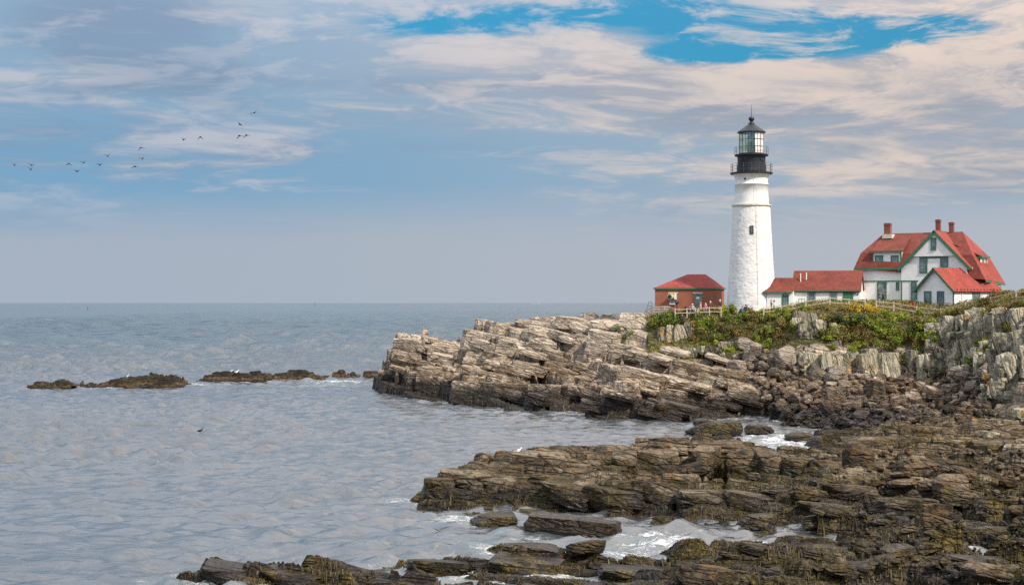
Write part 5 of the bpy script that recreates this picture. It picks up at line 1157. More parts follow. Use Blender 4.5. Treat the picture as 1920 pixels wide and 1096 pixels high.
fence('rail_fence', 'pale split-rail fence climbing the cliff edge past the gabled ell', 'fence', [(1643, 563, 206), (1676, 566, 205), (1719, 574, 203.5), (1764, 578.5, 201.5), (1810, 566, 198.5), (1857, 556, 194.5), (1905, 546, 189), (1960, 541, 184)], (.12, .62), 1.15)
fence('rail_fence', 'pale split-rail fence in front of the low white wing', 'fence', [(1432, 574.5, 211), (1465, 572.5, 210.5), (1511, 563, 209.5), (1556, 556.5, 208.5), (1592, 559.5, 208), (1622, 562, 207)], (.12, .62), 1.15)
fence('board_fence', 'grey board fence at the end of the path, left of the brick building', 'fence', [(1207.5, 583, 220.5), (1217, 578, 219.8), (1226, 574.5, 219.2), (1236, 574, 218.8), (1246, 573.5, 218.4), (1256, 574, 218.2), (1263, 577, 217.8)], (.08, .38, .68, .95), 1.1, hr=.2, mat=simple('grey_pink_boards', (0.46, 0.39, 0.33), .85, .2, 3.0))
fence('rail_fence', 'pale rail fence beside the visitors in front of the brick building', 'fence', [(1266, 578, 216.8), (1288, 577.5, 216.4), (1304, 577, 216.0), (1330, 575, 215.4), (1352, 575, 215.0)], (.12, .6), 1.1)
# information board by the wing, viewer by the brick building
ib = thing('information_board', 'small two-panel information board on posts behind the rail fence', 'sign', ((1503 - 960) * 213 / F, 213, 0), -.2)
for dx_ in (-.32, .32): MB().box(dx_ - .04, dx_ + .04, -.04, .04, ground(ib.location.x, 213) - .1, 14.3).build('post', M_GREEN, ib)
MB().box(-.42, .42, -.09, -.042, 13.62, 14.52).build('panel', M_GREEN, ib); MB().box(-.36, -.03, -.1, -.091, 13.98, 14.44).build('notice', M_PLAIN, ib); MB().box(.03, .36, -.1, -.091, 13.98, 14.44).build('notice', M_PLAIN, ib)
vw = thing('coin_viewer', 'dark coin-operated viewer on a post in front of the brick building', 'viewer', ((1269 - 960) * 217.3 / F, 217.3, 0)); gz = ground(vw.location.x, 217.3)
MB().tube((0, 0, gz), (0, 0, 13.75), .07, .05).build('post', M_BLACK, vw); MB().lathe([(.05, 13.75), (.2, 13.8), (.27, 13.95), (.27, 14.12), (.18, 14.27), (.04, 14.3)], 16).build('head', M_BLACK, vw); MB().tube((-.1, -.2, 14.02), (-.1, -.42, 14.0), .07).build('eyepiece', M_RAIL, vw)
# ------------------------------------------------------------------ plants of the bank and cliff
M_LG = leaf_material('green_leaves', (0.034, 0.062, 0.010), (0.14, 0.195, 0.024), (0.36, 0.35, 0.05), trans=0.25)
M_LB = leaf_material('bright_green_leaves', (0.10, 0.17, 0.012), (0.22, 0.31, 0.022), (0.40, 0.43, 0.05), trans=0.25)
M_LY = leaf_material('yellow_blossom_foliage', (0.18, 0.15, 0.02), (0.48, 0.33, 0.025), (0.72, 0.50, 0.04), trans=0.2)
M_LJ = leaf_material('dark_juniper_needles', (0.008, 0.020, 0.009), (0.026, 0.055, 0.018), (0.07, 0.11, 0.03))
M_LBR = leaf_material('brown_autumn_leaves', (0.055, 0.042, 0.014), (0.17, 0.125, 0.036), (0.32, 0.225, 0.06), trans=0.15)
M_LO = leaf_material('olive_leaves', (0.045, 0.052, 0.013), (0.175, 0.165, 0.034), (0.34, 0.285, 0.06), trans=0.2)
M_OR = leaf_material('orange_dead_grass', (0.16, 0.085, 0.03), (0.36, 0.20, 0.07), (0.55, 0.34, 0.13), trans=0.15)
M_STEM = simple('brown_stem_bark', (0.10, 0.07, 0.045), 0.9, 0.3)
def leafcloud(n, clumps, size, seed, flat=0.0, spread=0.34):
    """leaf-sized faces gathered in uneven clumps over a dome of radius about 1"""
    r = np.random.RandomState(seed)
    c_ = r.randn(clumps, 3); c_ /= np.linalg.norm(c_, axis=1, keepdims=True); c_[:, 2] = np.abs(c_[:, 2]) * 0.95 - 0.08
    c_ *= r.uniform(0.35, 0.95, (clumps, 1)); rad = r.uniform(0.6, 1.35, clumps) * spread
    k = r.randint(clumps, size=n); d = r.randn(n, 3); d /= np.linalg.norm(d, axis=1, keepdims=True)
    p = c_[k] + d * (rad[k] * r.rand(n) ** 0.4)[:, None]
    p[:, 2] = np.maximum(p[:, 2], -0.15)
    nr = d + 0.8 * r.randn(n, 3); nr[:, 2] += 0.5 + flat; nr /= np.linalg.norm(nr, axis=1, keepdims=True)
    a = np.cross(nr, r.randn(n, 3)); a /= np.linalg.norm(a, axis=1, keepdims=True); b_ = np.cross(nr, a)
    s_ = size * r.uniform(.6, 1.3, (n, 1)); bend = nr * s_ * 0.25
    V = np.stack([p - a * s_, p - b_ * s_ * .55 + bend, p + a * s_, p + b_ * s_ * .55 + bend], 1).reshape(-1, 3)
    return V, np.arange(4 * n).reshape(-1, 4)
def foliage_protos(nm, mat, n, count, clumps, size, seed, **kw):
    return [mesh_np(nm, *leafcloud(count, clumps, size, seed + i, **kw), mat) for i in range(n)]
FOL = {'green': foliage_protos('foliage', M_LG, 4, 900, 16, .105, 500), 'bright': foliage_protos('foliage', M_LB, 2, 800, 14, .095, 510), 'yellow': foliage_protos('blossom_foliage', M_LY, 2, 800, 18, .085, 520),
       'juniper': foliage_protos('foliage', M_LJ, 2, 1100, 14, .075, 530, flat=1.0), 'brown': foliage_protos('foliage', M_LBR, 3, 800, 16, .085, 540), 'olive': foliage_protos('foliage', M_LO, 3, 900, 16, .09, 550)}
def stems_mesh(seed):
    r = random.Random(seed); mb = MB()
    for k in range(6):
        a = r.uniform(0, 6.28); l_ = r.uniform(.35, .7); e = Vector((math.cos(a) * l_ * .7, math.sin(a) * l_ * .7, l_ * .9)); m_ = e * .5 + Vector((r.uniform(-.08, .08), r.uniform(-.08, .08), .06))
        mb.tube((0, 0, -.2), m_, .035, .025, 5); mb.tube(m_, e, .025, .01, 5)
    return mb.mesh('stem', M_STEM)
STEMS = [stems_mesh(i) for i in range(3)]
shrub_n = 0
def shrub(kind, px, py, wd, hg, label, group, L=HL, cat='shrub', name='shrub'):
    """py is where the plant meets the ground"""
    global shrub_n
    x_, y_, z_ = L.hit(px, py); s_ = y_ / F
    t_ = thing(name, label, cat, (x_, y_, z_ - .05), rng.rand() * 6.28, group)
    t_.scale = (wd * s_ * .5, wd * s_ * .5 * rng.uniform(.8, 1.05), hg * s_ * .85)
    ob('blossom_foliage' if kind == 'yellow' else 'foliage', FOL[kind][shrub_n % len(FOL[kind])], t_); ob('stem', STEMS[shrub_n % 3], t_); shrub_n += 1
    return t_
def row(pts_, n, kinds, wr, hr, label, group, jit=5):
    xs = np.linspace(pts_[0][0], pts_[-1][0], n)
    for x_ in xs:
        y_ = np.interp(x_, [p[0] for p in pts_], [p[1] for p in pts_])
        kd = kinds[rng.randint(len(kinds))]
        if rng.rand() < 0.14: kd = 'brown'
        if rng.rand() < 0.08: continue
        xx = x_ + rng.uniform(-3, 3); yy = y_ + rng.uniform(-jit, jit); ww = rng.uniform(*wr); hh_ = rng.uniform(*hr)
        side = ('below the brick building' if xx < 1345 else 'below the lighthouse tower' if xx < 1455 else 'below the low white wing' if xx < 1600 else 'below the white house' if xx < 1715 else 'below the gabled ell' if xx < 1800 else 'at far right')
        rw_ = 'at the fence line' if yy < 592 else 'under the fence line' if yy < 612 else 'halfway down the slope' if yy < 632 else 'low on the slope' if yy < 660 else 'near the boulders'
        sz = 'broad' if ww > 33 else 'middling' if ww > 27 else 'small'
        shrub(kd, xx, yy, ww, hh_, sz + ' ' + label[kd] + ' ' + rw_ + ', ' + side, group)
G1 = 'bushes of the thicket below the lighthouse'
LB1 = {'green': 'green leafy bush', 'olive': 'dull olive bush', 'brown': 'brown autumn bush', 'bright': 'fresh yellow-green bush'}
row([(1232, 602), (1300, 592), (1360, 588), (1440, 592), (1482, 592)], 15, ['green', 'bright', 'olive', 'bright'], (24, 38), (16, 26), LB1, G1, 3)
row([(1228, 614), (1300, 606), (1380, 604), (1480, 606)], 14, ['green', 'bright', 'green', 'olive', 'brown'], (24, 40), (17, 28), LB1, G1, 4)
row([(1300, 624), (1380, 622), (1485, 622)], 11, ['green', 'olive', 'brown', 'green'], (22, 38), (16, 28), LB1, G1, 5)
row([(1300, 655), (1380, 654), (1440, 650)], 7, ['olive', 'bright', 'green'], (22, 34), (12, 20), LB1, G1, 4)
row([(1305, 640), (1400, 636), (1480, 636)], 10, ['olive', 'bright', 'green', 'brown'], (22, 36), (14, 24), LB1, G1, 5)
G2 = 'bushes along the cliff edge by the houses'
LB2 = {'green': 'green leafy bush', 'olive': 'dull olive bush', 'brown': 'brown autumn bush', 'bright': 'fresh yellow-green bush'}
row([(1490, 584), (1540, 580), (1580, 582)], 5, ['olive', 'brown', 'green'], (22, 34), (10, 14), LB2, G2, 3)
row([(1640, 592), (1700, 592), (1740, 594)], 7, ['bright', 'bright', 'green', 'olive'], (22, 34), (12, 18), LB2, G2, 4)
row([(1740, 594), (1800, 584), (1850, 580)], 7, ['olive', 'brown'], (20, 34), (10, 15), LB2, G2, 3)
row([(1560, 620), (1640, 618), (1740, 616)], 9, ['olive', 'bright', 'green', 'green', 'brown'], (28, 44), (16, 26), LB2, G2, 6)
row([(1535, 606), (1620, 604), (1740, 606)], 10, ['olive', 'bright', 'green'], (26, 40), (14, 22), LB2, G2, 5)
row([(1540, 634), (1640, 634), (1760, 632)], 11, ['olive', 'green', 'brown', 'olive'], (26, 42), (16, 24), LB2, G2, 6)
row([(1600, 654), (1680, 656), (1765, 652)], 8, ['olive', 'brown', 'olive', 'bright'], (26, 40), (16, 24), LB2, G2, 6)
G3 = 'bushes hanging on the cliff face'
LB3 = {'green': 'green leafy bush', 'olive': 'dull olive bush', 'brown': 'brown autumn bush', 'bright': 'fresh yellow-green bush'}
row([(1655, 640), (1755, 636)], 8, ['olive', 'green', 'bright', 'brown'], (28, 44), (20, 30), LB3, G3, 10)
row([(1560, 640), (1640, 645)], 4, ['olive', 'green', 'bright'], (22, 34), (12, 20), LB3, G3, 8)
row([(1690, 672), (1765, 672)], 8, ['olive', 'brown', 'green'], (24, 36), (16, 26), LB3, G3, 10)
row([(1735, 700), (1790, 702)], 4, ['olive', 'bright', 'brown'], (18, 28), (12, 20), LB3, G3, 5)
row([(1805, 660), (1850, 650)], 5, ['brown', 'olive', 'green'], (24, 36), (24, 36), LB3, G3, 16)
row([(1800, 690), (1838, 686)], 3, ['green', 'olive'], (22, 32), (20, 30), LB3, G3, 5)
G4 = 'heath and bushes at the top right'
LB4 = {'green': 'green leafy bush', 'olive': 'dull olive bush', 'brown': 'brown autumn bush', 'bright': 'fresh yellow-green bush'}
row([(1845, 572), (1885, 556), (1945, 548)], 7, ['brown', 'olive', 'brown'], (26, 44), (16, 24), LB4, G4, 4)
row([(1850, 594), (1900, 584), (1945, 580)], 7, ['brown', 'olive', 'brown'], (28, 44), (18, 28), LB4, G4, 6)
row([(1885, 620), (1945, 612)], 4, ['brown', 'olive'], (26, 40), (16, 26), LB4, G4, 8)
for k, (px, py, wd, hg) in enumerate([(1600, 582, 34, 20), (1622, 584, 36, 22), (1644, 588, 34, 17)]): shrub('yellow', px, py, wd, hg, ['yellow goldenrod clump left of the fence gap by the wing', 'tallest yellow goldenrod clump in front of the house corner', 'yellow-green goldenrod clump nearest the couple at the house'][k], 'goldenrod in blossom_foliage on the cliff edge', cat='flowers', name='goldenrod')
for k, (px, py, wd, hg) in enumerate([(1568, 596, 56, 16), (1610, 598, 60, 17), (1588, 606, 50, 14)]): shrub('juniper', px, py, wd, hg, ['low dark green juniper spreading right of the pale outcrop', 'low dark green juniper under the yellow goldenrod', 'low dark green juniper, lowest of the three on the cliff edge'][k], 'junipers on the cliff edge', name='juniper')
for k, (px, py, wd, hg) in enumerate([(1160, 637, 22, 8), (1172, 632, 20, 8), (1184, 626, 16, 7)]): shrub('bright', px, py, wd, hg, ['vivid green tuft on the bare rock, leftmost of three', 'vivid green tuft on the bare rock, middle of three', 'vivid green tuft on the bare rock nearest the fence end'][k], 'green tufts on the bare point', cat='plant', name='green_tuft')
for k, (px, py, wd, hg) in enumerate([(1560, 655, 22, 14), (1880, 548, 40, 16)]): shrub(['green', 'yellow'][k], px, py, wd, hg, ['dark green bush rooted among the cliff columns', 'yellowing bush beside the fence at the right end of the ell'][k], None)
# low growth between the bushes: leaves and dead grass nobody could count
def cover_leaves(name, mask, n, size, mat, label, cat, seed, lift=.25):
    r = np.random.RandomState(seed); x_ = r.uniform(18, 80, n * 6); y_ = r.uniform(170, 222, n * 6)
    i_ = ((x_ - HL.x0) / HL.res).astype(int); j_ = ((y_ - HL.y0) / HL.res).astype(int)
    pr = mask[j_, i_] * (0.35 + 1.3 * sstep(vn2(x_ * .6, y_ * .6, seed), .3, .7)); ok = (r.rand(n * 6) < pr); x_ = x_[ok][:n]; y_ = y_[ok][:n]; m_ = len(x_)
    p = np.stack([x_, y_, HL.at(x_, y_) + lift * r.rand(m_) ** 1.5 * 1.6], 1)
    nr = r.randn(m_, 3); nr[:, 1] -= .4; nr[:, 2] += .5; nr /= np.linalg.norm(nr, axis=1, keepdims=True); a = np.cross(nr, r.randn(m_, 3)); a /= np.linalg.norm(a, axis=1, keepdims=True); b_ = np.cross(nr, a)
    s_ = size * r.uniform(.6, 1.4, (m_, 1)); V = np.stack([p - a * s_, p - b_ * s_ * .5, p + a * s_, p + b_ * s_ * .5], 1).reshape(-1, 3)
    ob(name, mesh_np(name, V, np.arange(4 * m_).reshape(-1, 4), mat), kind='stuff', label=label, category=cat)
vis = (HL.Y < 221)
cover_leaves('ground_cover', veg * vis * (PX > 1190), 34000, .13, M_LO, 'low olive ground cover over the bank and cliff top', 'ground cover', 61)
cover_leaves('ground_cover', veg * vis * (PX > 1190) * sstep(fbm(HL.X * .2, HL.Y * .2, 3, 15), -.1, .3), 12000, .12, M_LBR, 'brown low growth patched over the bank', 'ground cover', 62)
org = np.exp(-((PX - 1462) / 34) ** 2 - ((HOR + (CAMZ - HL.Z) * F / HL.Y - 660) / 14) ** 2) + .8 * np.exp(-((PX - 1685) / 16) ** 2 - ((HOR + (CAMZ - HL.Z) * F / HL.Y - 630) / 9) ** 2)
cover_leaves('dead_grass', np.clip(org * 1.4, 0, 1), 3500, .16, M_OR, 'orange dead grass spilling down above the boulders', 'dead grass', 63, .2)

# ------------------------------------------------------------------ visitors
def person_mesh(pose):
    """one continuous body grown over a posed skeleton"""
    J = {'pelvis': (0, 0, .93), 'waist': (0, 0, 1.08), 'chest': (0, .01, 1.32), 'neck': (0, 0, 1.49), 'head': (0, -.015, 1.60), 'crown': (0, -.01, 1.70),
         'hipL': (.095, 0, .90), 'kneeL': (.105, -.02, .50), 'ankL': (.11, .02, .09), 'toeL': (.12, -.13, .04), 'hipR': (-.095, 0, .90), 'kneeR': (-.105, -.02, .50), 'ankR': (-.11, .02, .09), 'toeR': (-.12, -.13, .04),
         'shL': (.19, 0, 1.42), 'elL': (.25, .03, 1.14), 'wrL': (.25, -.06, .90), 'haL': (.245, -.09, .81), 'shR': (-.19, 0, 1.42), 'elR': (-.25, .03, 1.14), 'wrR': (-.25, -.06, .90), 'haR': (-.245, -.09, .81)}
    if pose == 'photo': J.update(elL=(.27, -.12, 1.20), wrL=(.12, -.32, 1.36), haL=(.06, -.37, 1.42), elR=(-.27, -.12, 1.20), wrR=(-.12, -.32, 1.36), haR=(-.06, -.37, 1.42))
    if pose == 'hip': J.update(elL=(.36, .06, 1.18), wrL=(.20, -.04, 1.02), haL=(.13, -.06, .99), kneeR=(-.12, -.06, .50))
    if pose == 'lean': J.update(chest=(0, -.10, 1.28), neck=(0, -.18, 1.43), head=(0, -.24, 1.52), crown=(0, -.26, 1.61), shL=(.19, -.14, 1.36), shR=(-.19, -.14, 1.36), elL=(.25, -.24, 1.12), elR=(-.25, -.24, 1.12), wrL=(.2, -.44, 1.10), haL=(.18, -.52, 1.10), wrR=(-.2, -.44, 1.10), haR=(-.18, -.52, 1.10))
    if pose == 'crouch':
        for k in ('pelvis', 'waist', 'chest', 'neck', 'head', 'crown', 'shL', 'shR', 'elL', 'elR', 'wrL', 'wrR', 'haL', 'haR', 'hipL', 'hipR'): x_, y_, z_ = J[k]; J[k] = (x_, y_ - .25 * max(0, z_ - .93), z_ - .50)
        J.update(kneeL=(.16, -.36, .50), kneeR=(-.16, -.36, .50), elL=(.27, -.3, .62), wrL=(.12, -.46, .58), haL=(.05, -.5, .58), elR=(-.27, -.3, .62), wrR=(-.12, -.46, .58), haR=(-.05, -.5, .58))
    E = [('pelvis', 'waist'), ('waist', 'chest'), ('chest', 'neck'), ('neck', 'head'), ('head', 'crown'), ('pelvis', 'hipL'), ('hipL', 'kneeL'), ('kneeL', 'ankL'), ('ankL', 'toeL'), ('pelvis', 'hipR'), ('hipR', 'kneeR'), ('kneeR', 'ankR'), ('ankR', 'toeR'),
         ('chest', 'shL'), ('shL', 'elL'), ('elL', 'wrL'), ('wrL', 'haL'), ('chest', 'shR'), ('shR', 'elR'), ('elR', 'wrR'), ('wrR', 'haR')]
    RD = dict(pelvis=.145, waist=.135, chest=.155, neck=.06, head=.105, crown=.075, hip=.09, knee=.06, ank=.045, toe=.04, sh=.07, el=.05, wr=.035, ha=.04)
    nm = list(J); me = bpy.data.meshes.new('body'); me.from_pydata([J[k] for k in nm], [(nm.index(a), nm.index(b_)) for a, b_ in E], [])
    o = bpy.data.objects.new('tmp', me); COL.objects.link(o); md = o.modifiers.new('s', 'SKIN'); md.use_smooth_shade = True
    for i, k in enumerate(nm):
        rr_ = RD.get(k) or RD[k[:-1]]; me.skin_vertices[0].data[i].radius = (rr_, rr_ * (.72 if k in ('chest', 'waist', 'pelvis') else 1)); me.skin_vertices[0].data[i].use_root = (k == 'pelvis')
    o.modifiers.new('d', 'SUBSURF').levels = 1
    dg = bpy.context.evaluated_depsgraph_get(); out = bpy.data.meshes.new_from_object(o.evaluated_get(dg)); bpy.data.objects.remove(o)
    P_ = np.array([J[k] for k in nm]); part = {'head': 0, 'crown': 0, 'neck': 0, 'ha': 0, 'wr': 1, 'el': 1, 'sh': 1, 'chest': 1, 'waist': 1, 'pelvis': 2, 'hip': 2, 'knee': 2, 'ank': 2, 'toe': 3}
    idx_ = [part.get(k, part.get(k[:-1])) for k in nm]; out.materials.clear()
    for p in out.polygons: p.material_index = int(idx_[int(np.argmin(((P_ - np.array(p.center[:])) ** 2).sum(1)))]); p.use_smooth = True
    hd = J['head']; return out, hd
POSES = {k: person_mesh(k) for k in ('stand', 'photo', 'hip', 'lean', 'crouch')}
CL = {}
def cloth(c_):
    if c_ not in CL: CL[c_] = simple('cloth_%02d' % len(CL), c_, .85, .15, 8.0)
    return CL[c_]
def hair_mesh(hd, kind):
    mb = MB(); x0, y0, z0 = hd; k = 1.13
    prof = [(.118, z0 - (.02 if kind == 'short' else .16 if kind == 'long' else -.02)), (.125, z0 + .02), (.12, z0 + .07), (.10, z0 + .12), (.06, z0 + .155), (.01, z0 + .165)]
    mb.lathe(prof, 12); me = mb.mesh('hair', None, True)
    for v in me.vertices: v.co.x += x0; v.co.y += y0 + (.035 if v.co.z < z0 + .06 else .01)
    if kind == 'cap':
        b2 = bmesh.new(); b2.from_mesh(me); bmesh.ops.create_cube(b2, size=1, matrix=Matrix.Translation((x0, y0 - .15, z0 + .045)) @ Matrix.Diagonal((.17, .12, .018, 1))); b2.to_mesh(me); b2.free()
    return me
SK_ = (0.50, 0.30, 0.22)
def person(px, Y, pose, face, top, leg, hair, hk, label, h=1.0, zf=None):
    me0, hd = POSES[pose]; x_ = (px - 960) * Y / F; z_ = ground(x_, Y) if zf is None else zf
    t_ = thing('person', label, 'person', (x_, Y, z_), face, 'visitors on the headland'); t_.scale = (h, h, h)
    me = me0.copy(); me.name = 'body'
    for c_ in (SK_, top, leg, (.03, .028, .026)): me.materials.append(cloth(c_))
    ob('body', me, t_); hm = hair_mesh(hd, hk); hm.materials.append(cloth(hair)); ob('cap' if hk == 'cap' else 'hair', hm, t_)
DK, NV, BK = (.035, .037, .045), (.03, .045, .10), (.015, .015, .017)
for a in [(1279.5, 216.0, 'stand', 3.0, (.05, .06, .05), DK, (.05, .035, .03), 'short', 'person in dark jacket seen from behind, leftmost by the brick building'), (1285.5, 217.2, 'stand', 2.2, BK, DK, BK, 'long', 'person in black with dark hair beside the leftmost visitor', .95),
          (1293, 216.6, 'hip', .4, NV, (.12, .11, .10), (.45, .2, .18), 'cap', 'tall person in navy shirt and pink cap before the brick building', 1.06), (1298.5, 217.2, 'stand', -.6, (.62, .64, .68), DK, (.75, .76, .78), 'cap', 'person in white hooded top next to the navy shirt'),
          (1307.5, 215.6, 'lean', 2.4, (.36, .29, .20), (.25, .21, .15), (.40, .26, .18), 'short', 'person in khaki jacket leaning toward the fence'), (1314, 217.0, 'stand', 1.0, (.60, .30, .22), (.3, .25, .2), (.45, .22, .12), 'long', 'person in peach top half behind the khaki jacket', .96),
          (1323, 216.2, 'stand', -.4, (.70, .20, .28), (.2, .2, .25), (.62, .46, .22), 'long', 'blond person in pink top before the brick building', .94), (1332, 216.6, 'hip', .8, (.14, .05, .05), DK, (.78, .78, .78), 'cap', 'person in dark red jacket and white cap right of the pink top', .97),
          (1350, 217.0, 'stand', .2, DK, DK, (.72, .70, .68), 'short', 'white-haired person in dark jacket near the right corner of the brick building', .99), (1360, 213.8, 'stand', 1.2, BK, NV, (.04, .03, .03), 'short', 'dark-haired person in black at the left foot of the lighthouse', 1.0),
          (1386, 213.0, 'lean', 1.9, BK, DK, BK, 'long', 'person with long black hair at the foot of the lighthouse', .98), (1392, 213.2, 'stand', .3, (.02, .22, .34), NV, (.16, .09, .05), 'short', 'person in teal shirt at the foot of the lighthouse'), (1398.5, 213.0, 'stand', -.8, (.09, .06, .16), DK, (.05, .035, .03), 'short', 'person in purple jacket right of the teal shirt', .98),
          (1446, 211.6, 'stand', 1.4, BK, DK, (.42, .20, .16), 'cap', 'person in black with reddish cap behind the split-rail fence', 1.02), (1451.5, 211.3, 'photo', -1.2, (.74, .76, .78), (.10, .16, .27), (.22, .08, .05), 'long', 'person in white top and jeans behind the split-rail fence', 1.0),
          (1648.5, 207.6, 'photo', 1.3, (.12, .10, .15), (.28, .27, .28), (.05, .035, .03), 'long', 'left one of the dark-clad couple at the tall green window', 1.0), (1655.5, 207.4, 'stand', -1.4, BK, (.26, .25, .26), BK, 'long', 'right one of the dark-clad couple at the tall green window', .97),
          (1712, 205.4, 'crouch', -.5, (.36, .05, .05), BK, (.10, .05, .03), 'long', 'person crouching in red and black beside the gabled ell', 1.05)]:
    person(*a)

# ------------------------------------------------------------------ birds, buoys, ship
M_BIRD = simple('dark_bird_feathers', (0.025, 0.024, 0.026), .8, .2); M_GULL = simple('white_gull_feathers', (.80, .80, .80), .7, .05); M_GREYF = simple('grey_gull_wing', (.36, .38, .40), .7, .08); M_BEAK = simple('yellow_beak', (.6, .38, .06), .5, .1)
def bird(px, py, span, dih, roll, head, label):
    Y = 170.0; s_ = Y / F; o = thing('cormorant', label, 'bird', ((px - 960) * s_, Y, CAMZ - (py - HOR) * s_), 0, 'dark birds flying over the sea'); o.rotation_euler = (0.15, roll, head * 0.38)
    L_ = .46; mb = MB(); prof = [(.01, -.62), (.03, -.56), (.035, -.42), (.05, -.34), (.10, -.12), (.095, .1), (.05, .3), (.06, .44), (.03, .5)]
    n = 10; b0 = len(mb.v)
    for r_, y_ in prof: mb.v += [(r_ * math.cos(2 * math.pi * k / n), y_, r_ * .85 * math.sin(2 * math.pi * k / n)) for k in range(n)]
    for i in range(len(prof) - 1):
        for k in range(n): mb.f.append((i * n + k, i * n + (k + 1) % n, (i + 1) * n + (k + 1) % n, (i + 1) * n + k))
    mb.build('body', M_BIRD, o, True)
    for sg, dh in ((-1, dih[0] * 1.25), (1, dih[1] * 1.25)):
        hs = span / 2 * s_ * 1.4; w = MB(); q = []
        for f, c0, c1, up in ((0, -.12, .14, 0), (.45, -.16, .12, math.sin(dh) * .45), (.75, -.10, .11, math.sin(dh) * .75 - .10), (1, .03, .08, math.sin(dh * .7) * .85)):
            xx = sg * hs * f * max(.35, math.cos(dh)); zz = hs * up
            q += [(xx, c0, zz + .02), (xx, c1, zz + .02), (xx, c1, zz - .012), (xx, c0, zz - .012)]
        fs = []
        for i in range(3):
            for k in range(4): fs.append((4 * i + k, 4 * i + (k + 1) % 4, 4 * i + 4 + (k + 1) % 4, 4 * i + 4 + k))
        w.poly(q, fs + [(12, 13, 14, 15)]); w.build('wing', M_BIRD, o)
bl = [(27, 309.5, 10, (.7, .8), 0, .9), (59, 309.5, 9, (.2, .5), .2, 1.2), (58, 317.5, 10, (.5, .9), 0, .8), (129, 307, 9, (-.3, -.3), 0, 1.2), (144, 321, 9, (.3, .5), .1, 1.3), (157, 305, 11, (.3, .9), .1, .9), (187, 309, 9, (.2, .7), .2, 1.2), (202, 292.5, 12, (.3, .9), .2, .9),
      (253, 312, 11, (-.4, .1), .1, 1.2), (264, 277, 11, (-.7, .1), .1, 1.0), (267, 297.5, 11, (.2, 1.0), .2, .9), (344, 262, 10, (.9, .5), 0, .9), (376, 257, 10, (-.5, -.5), 0, 1.0), (450, 233.5, 9, (.4, .2), .5, 1.3), (449, 254.5, 11, (-.7, 0), 0, 1.1), (462, 253.5, 11, (-.6, 0), 0, 1.1), (477, 211.5, 13, (-.3, .9), .2, .8)]
names = ['farthest left', 'upper one of the pair second from the left', 'lower one of the pair second from the left', 'left one of the four in the low middle group, wings down', 'lowest of the four in the low middle group', 'with raised wing, highest of the four in the low middle group', 'rightmost of the four in the low middle group', 'alone above the low middle group, wings raised',
         'lowest of the three in the centre column', 'top of the three in the centre column, wing drooping', 'middle of the three in the centre column', 'left one of the two in the gap before the right group', 'right one of the two in the gap, wings arched down', 'banking, second from the top of the right group', 'left one of the low pair in the right group', 'right one of the low pair in the right group', 'highest and farthest right of the flock']
for a, nm_ in zip(bl, names): bird(*a, 'dark flying bird, ' + nm_)
def gull(px, py, L, label, h=.42, mat=M_GULL, float_=False):
    if float_: x_, y_, z_ = W(px, py, 0.0); z_ = 0.05
    else: x_, y_, z_ = L.hit(px, py)
    o = thing('gull' if not float_ else 'seabird', label, 'bird', (x_, y_, z_ - .03), rng.uniform(.8, 2.2)); o.scale = (h / .42,) * 3
    mb = MB(); n = 10
    prof = [(.01, .34, .16), (.05, .24, .18), (.10, .08, .22), (.11, -.04, .25), (.08, -.14, .30), (.05, -.18, .37), (.06, -.21, .43), (.045, -.25, .45), (.01, -.28, .445)]
    for r_, y_, z2 in prof: mb.v += [(r_ * math.cos(2 * math.pi * k / n), y_, z2 + r_ * math.sin(2 * math.pi * k / n)) for k in range(n)]
    for i in range(len(prof) - 1):
        for k in range(n): mb.f.append((i * n + k, i * n + (k + 1) % n, (i + 1) * n + (k + 1) % n, (i + 1) * n + k))
    mb.build('body', mat, o, True)
    for sg in (1, -1):
        MB().poly([(sg * .10, -.06, .28), (sg * .115, .1, .30), (sg * .05, .40, .20), (sg * .085, .05, .17), (sg * .085, -.06, .28), (sg * .095, .1, .30), (sg * .03, .40, .20), (sg * .065, .05, .17)], [(0, 1, 2, 3), (7, 6, 5, 4), (0, 4, 5, 1), (1, 5, 6, 2), (2, 6, 7, 3), (3, 7, 4, 0)]).build('wing', M_GREYF if mat is M_GULL else M_BIRD, o)
        if not float_: MB().tube((sg * .04, .02, 0), (sg * .04, .02, .17), .012, n=5).build('leg', M_BEAK, o)
    MB().tube((0, -.27, .445), (0, -.36, .43), .018, .006, 6).build('beak', M_BEAK, o)
gull(239, 713, SK[0], 'white gull standing on the largest rock ledge', .62); gull(444, 700, SK[1], 'white gull standing right on the flat-topped ledge', .55); gull(434, 699, SK[1], 'white gull standing left on the flat-topped ledge', .5)
gull(972, 853, FS, 'small pale gull perched on the crest of the foreground ledge', .4)
gull(376, 812, None, 'dark seabird swimming alone on the open water', .5, M_BIRD, True); 
ct = W(15, 772, 0.0); cb = thing('float_buoy', 'small dark fishing float at the far left of the water', 'buoy', (ct[0], ct[1], 0)); MB().lathe([(.02, -.15), (.2, -.1), (.26, .08), (.2, .25), (.05, .32)], 14).build('float', simple('dark_green_float', (.03, .04, .02), .5, .2), cb, True); MB().tube((0, 0, .3), (0, 0, .62), .03, n=6).build('stick', M_RAIL, cb)
M_BUOY = simple('faded_red_buoy_paint', (.20, .06, .06), .6, .15)
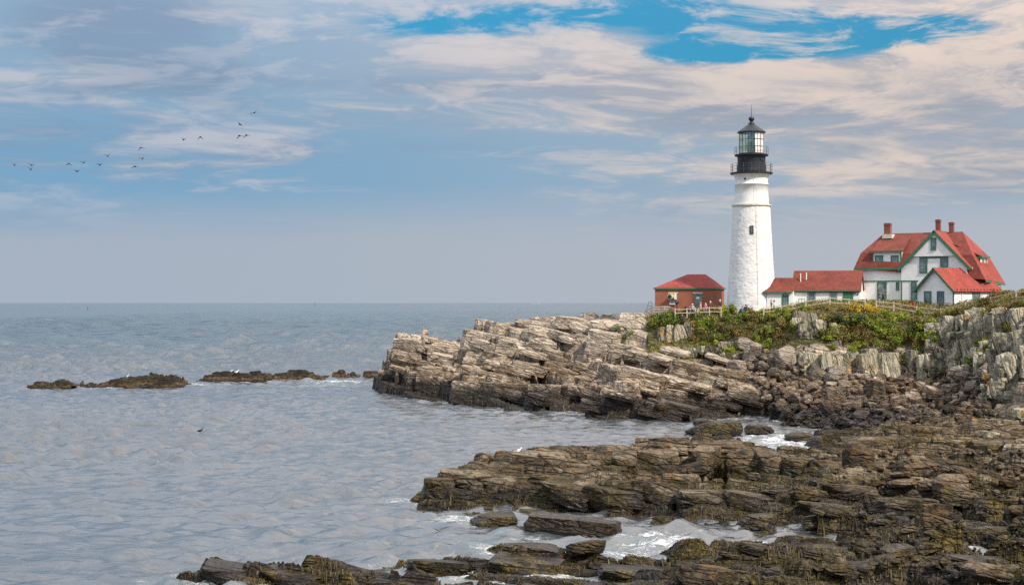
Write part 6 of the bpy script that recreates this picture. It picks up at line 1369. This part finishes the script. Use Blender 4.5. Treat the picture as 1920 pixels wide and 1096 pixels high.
def buoy(px, py, h, label):
    x_, y_, z_ = W(px, py, 0.0); o = thing('navigation_buoy', label, 'buoy', (x_, y_, 0), .4, 'navigation buoys out at sea'); s_ = h
    MB().lathe([(.05 * s_, -.1 * s_), (.24 * s_, -.06 * s_), (.26 * s_, .06 * s_), (.22 * s_, .12 * s_), (.05 * s_, .13 * s_)], 18).build('hull', M_BUOY, o)
    for k in range(4):
        q = math.pi / 2 * k + .4; MB().tube((.17 * s_ * math.cos(q), .17 * s_ * math.sin(q), .12 * s_), (.06 * s_ * math.cos(q), .06 * s_ * math.sin(q), .8 * s_), .03 * s_, .025 * s_, 6).build('leg', M_BUOY, o)
    MB().lathe([(.12 * s_, .42 * s_), (.12 * s_, .72 * s_), (.02 * s_, .74 * s_)], 12).build('daymark', M_BUOY, o); MB().lathe([(.05 * s_, .8 * s_), (.07 * s_, .84 * s_), (.06 * s_, .95 * s_), (.01 * s_, 1.0 * s_)], 10).build('lantern', M_BUOY, o)
buoy(164.5, 580.0, 6, 'red navigation buoy far out at the left'); buoy(591, 572.6, 12, 'faint red navigation buoy near the horizon, left of the point')
sh = thing('ship', 'haze-pale cargo ship faint on the horizon beyond the point', 'ship', ((1001 - 960) * 15000 / F, 15000, 0)); M_SHIP = simple('haze_grey_ship_paint', (.30, .32, .36), .7, .05)  # distance haze put into the ship's pale grey
mb = MB(); hl = [(-52, 0), (-48, -8), (40, -8), (62, 0), (40, 8), (-48, 8)]; mb.poly([(x_ * .95, y_ * .8, -2) for x_, y_ in hl] + [(x_, y_, 11) for x_, y_ in hl], [(5, 4, 3, 2, 1, 0), (6, 7, 8, 9, 10, 11)] + [(i, (i + 1) % 6, (i + 1) % 6 + 6, i + 6) for i in range(6)]); mb.build('hull', M_SHIP, sh)
MB().box(-46, -30, -7, 7, 11, 29).build('bridge', M_SHIP, sh); MB().tube((-38, 0, 29), (-38, 0, 39), 2.5).build('funnel', M_SHIP, sh); MB().tube((20, 0, 11), (20, 0, 32), 1.0).build('mast', M_SHIP, sh); MB().box(-22, 34, -6, 6, 11, 15).build('deck_cargo', M_SHIP, sh)

# ------------------------------------------------------------------ look-alikes with one label are told apart by their order from the left
same = {}
for o in bpy.data.objects:
    if o.parent is None and 'label' in o and o.get('kind') is None: same.setdefault(o['label'], []).append(o)
ORD = ['leftmost', 'second from left', 'third from left', 'fourth from left', 'fifth from left', 'sixth from left', 'seventh from left', 'eighth from left']
for lb, os_ in same.items():
    if len(os_) < 2: continue
    os_.sort(key=lambda o: o.location.x / o.location.y)
    for k, o in enumerate(os_):
        o['label'] = lb + ', ' + (('left one', 'right one')[k] if len(os_) == 2 else ('left one', 'middle one', 'right one')[k] if len(os_) == 3 else 'rightmost' if k == len(os_) - 1 else ORD[min(k, 7)])
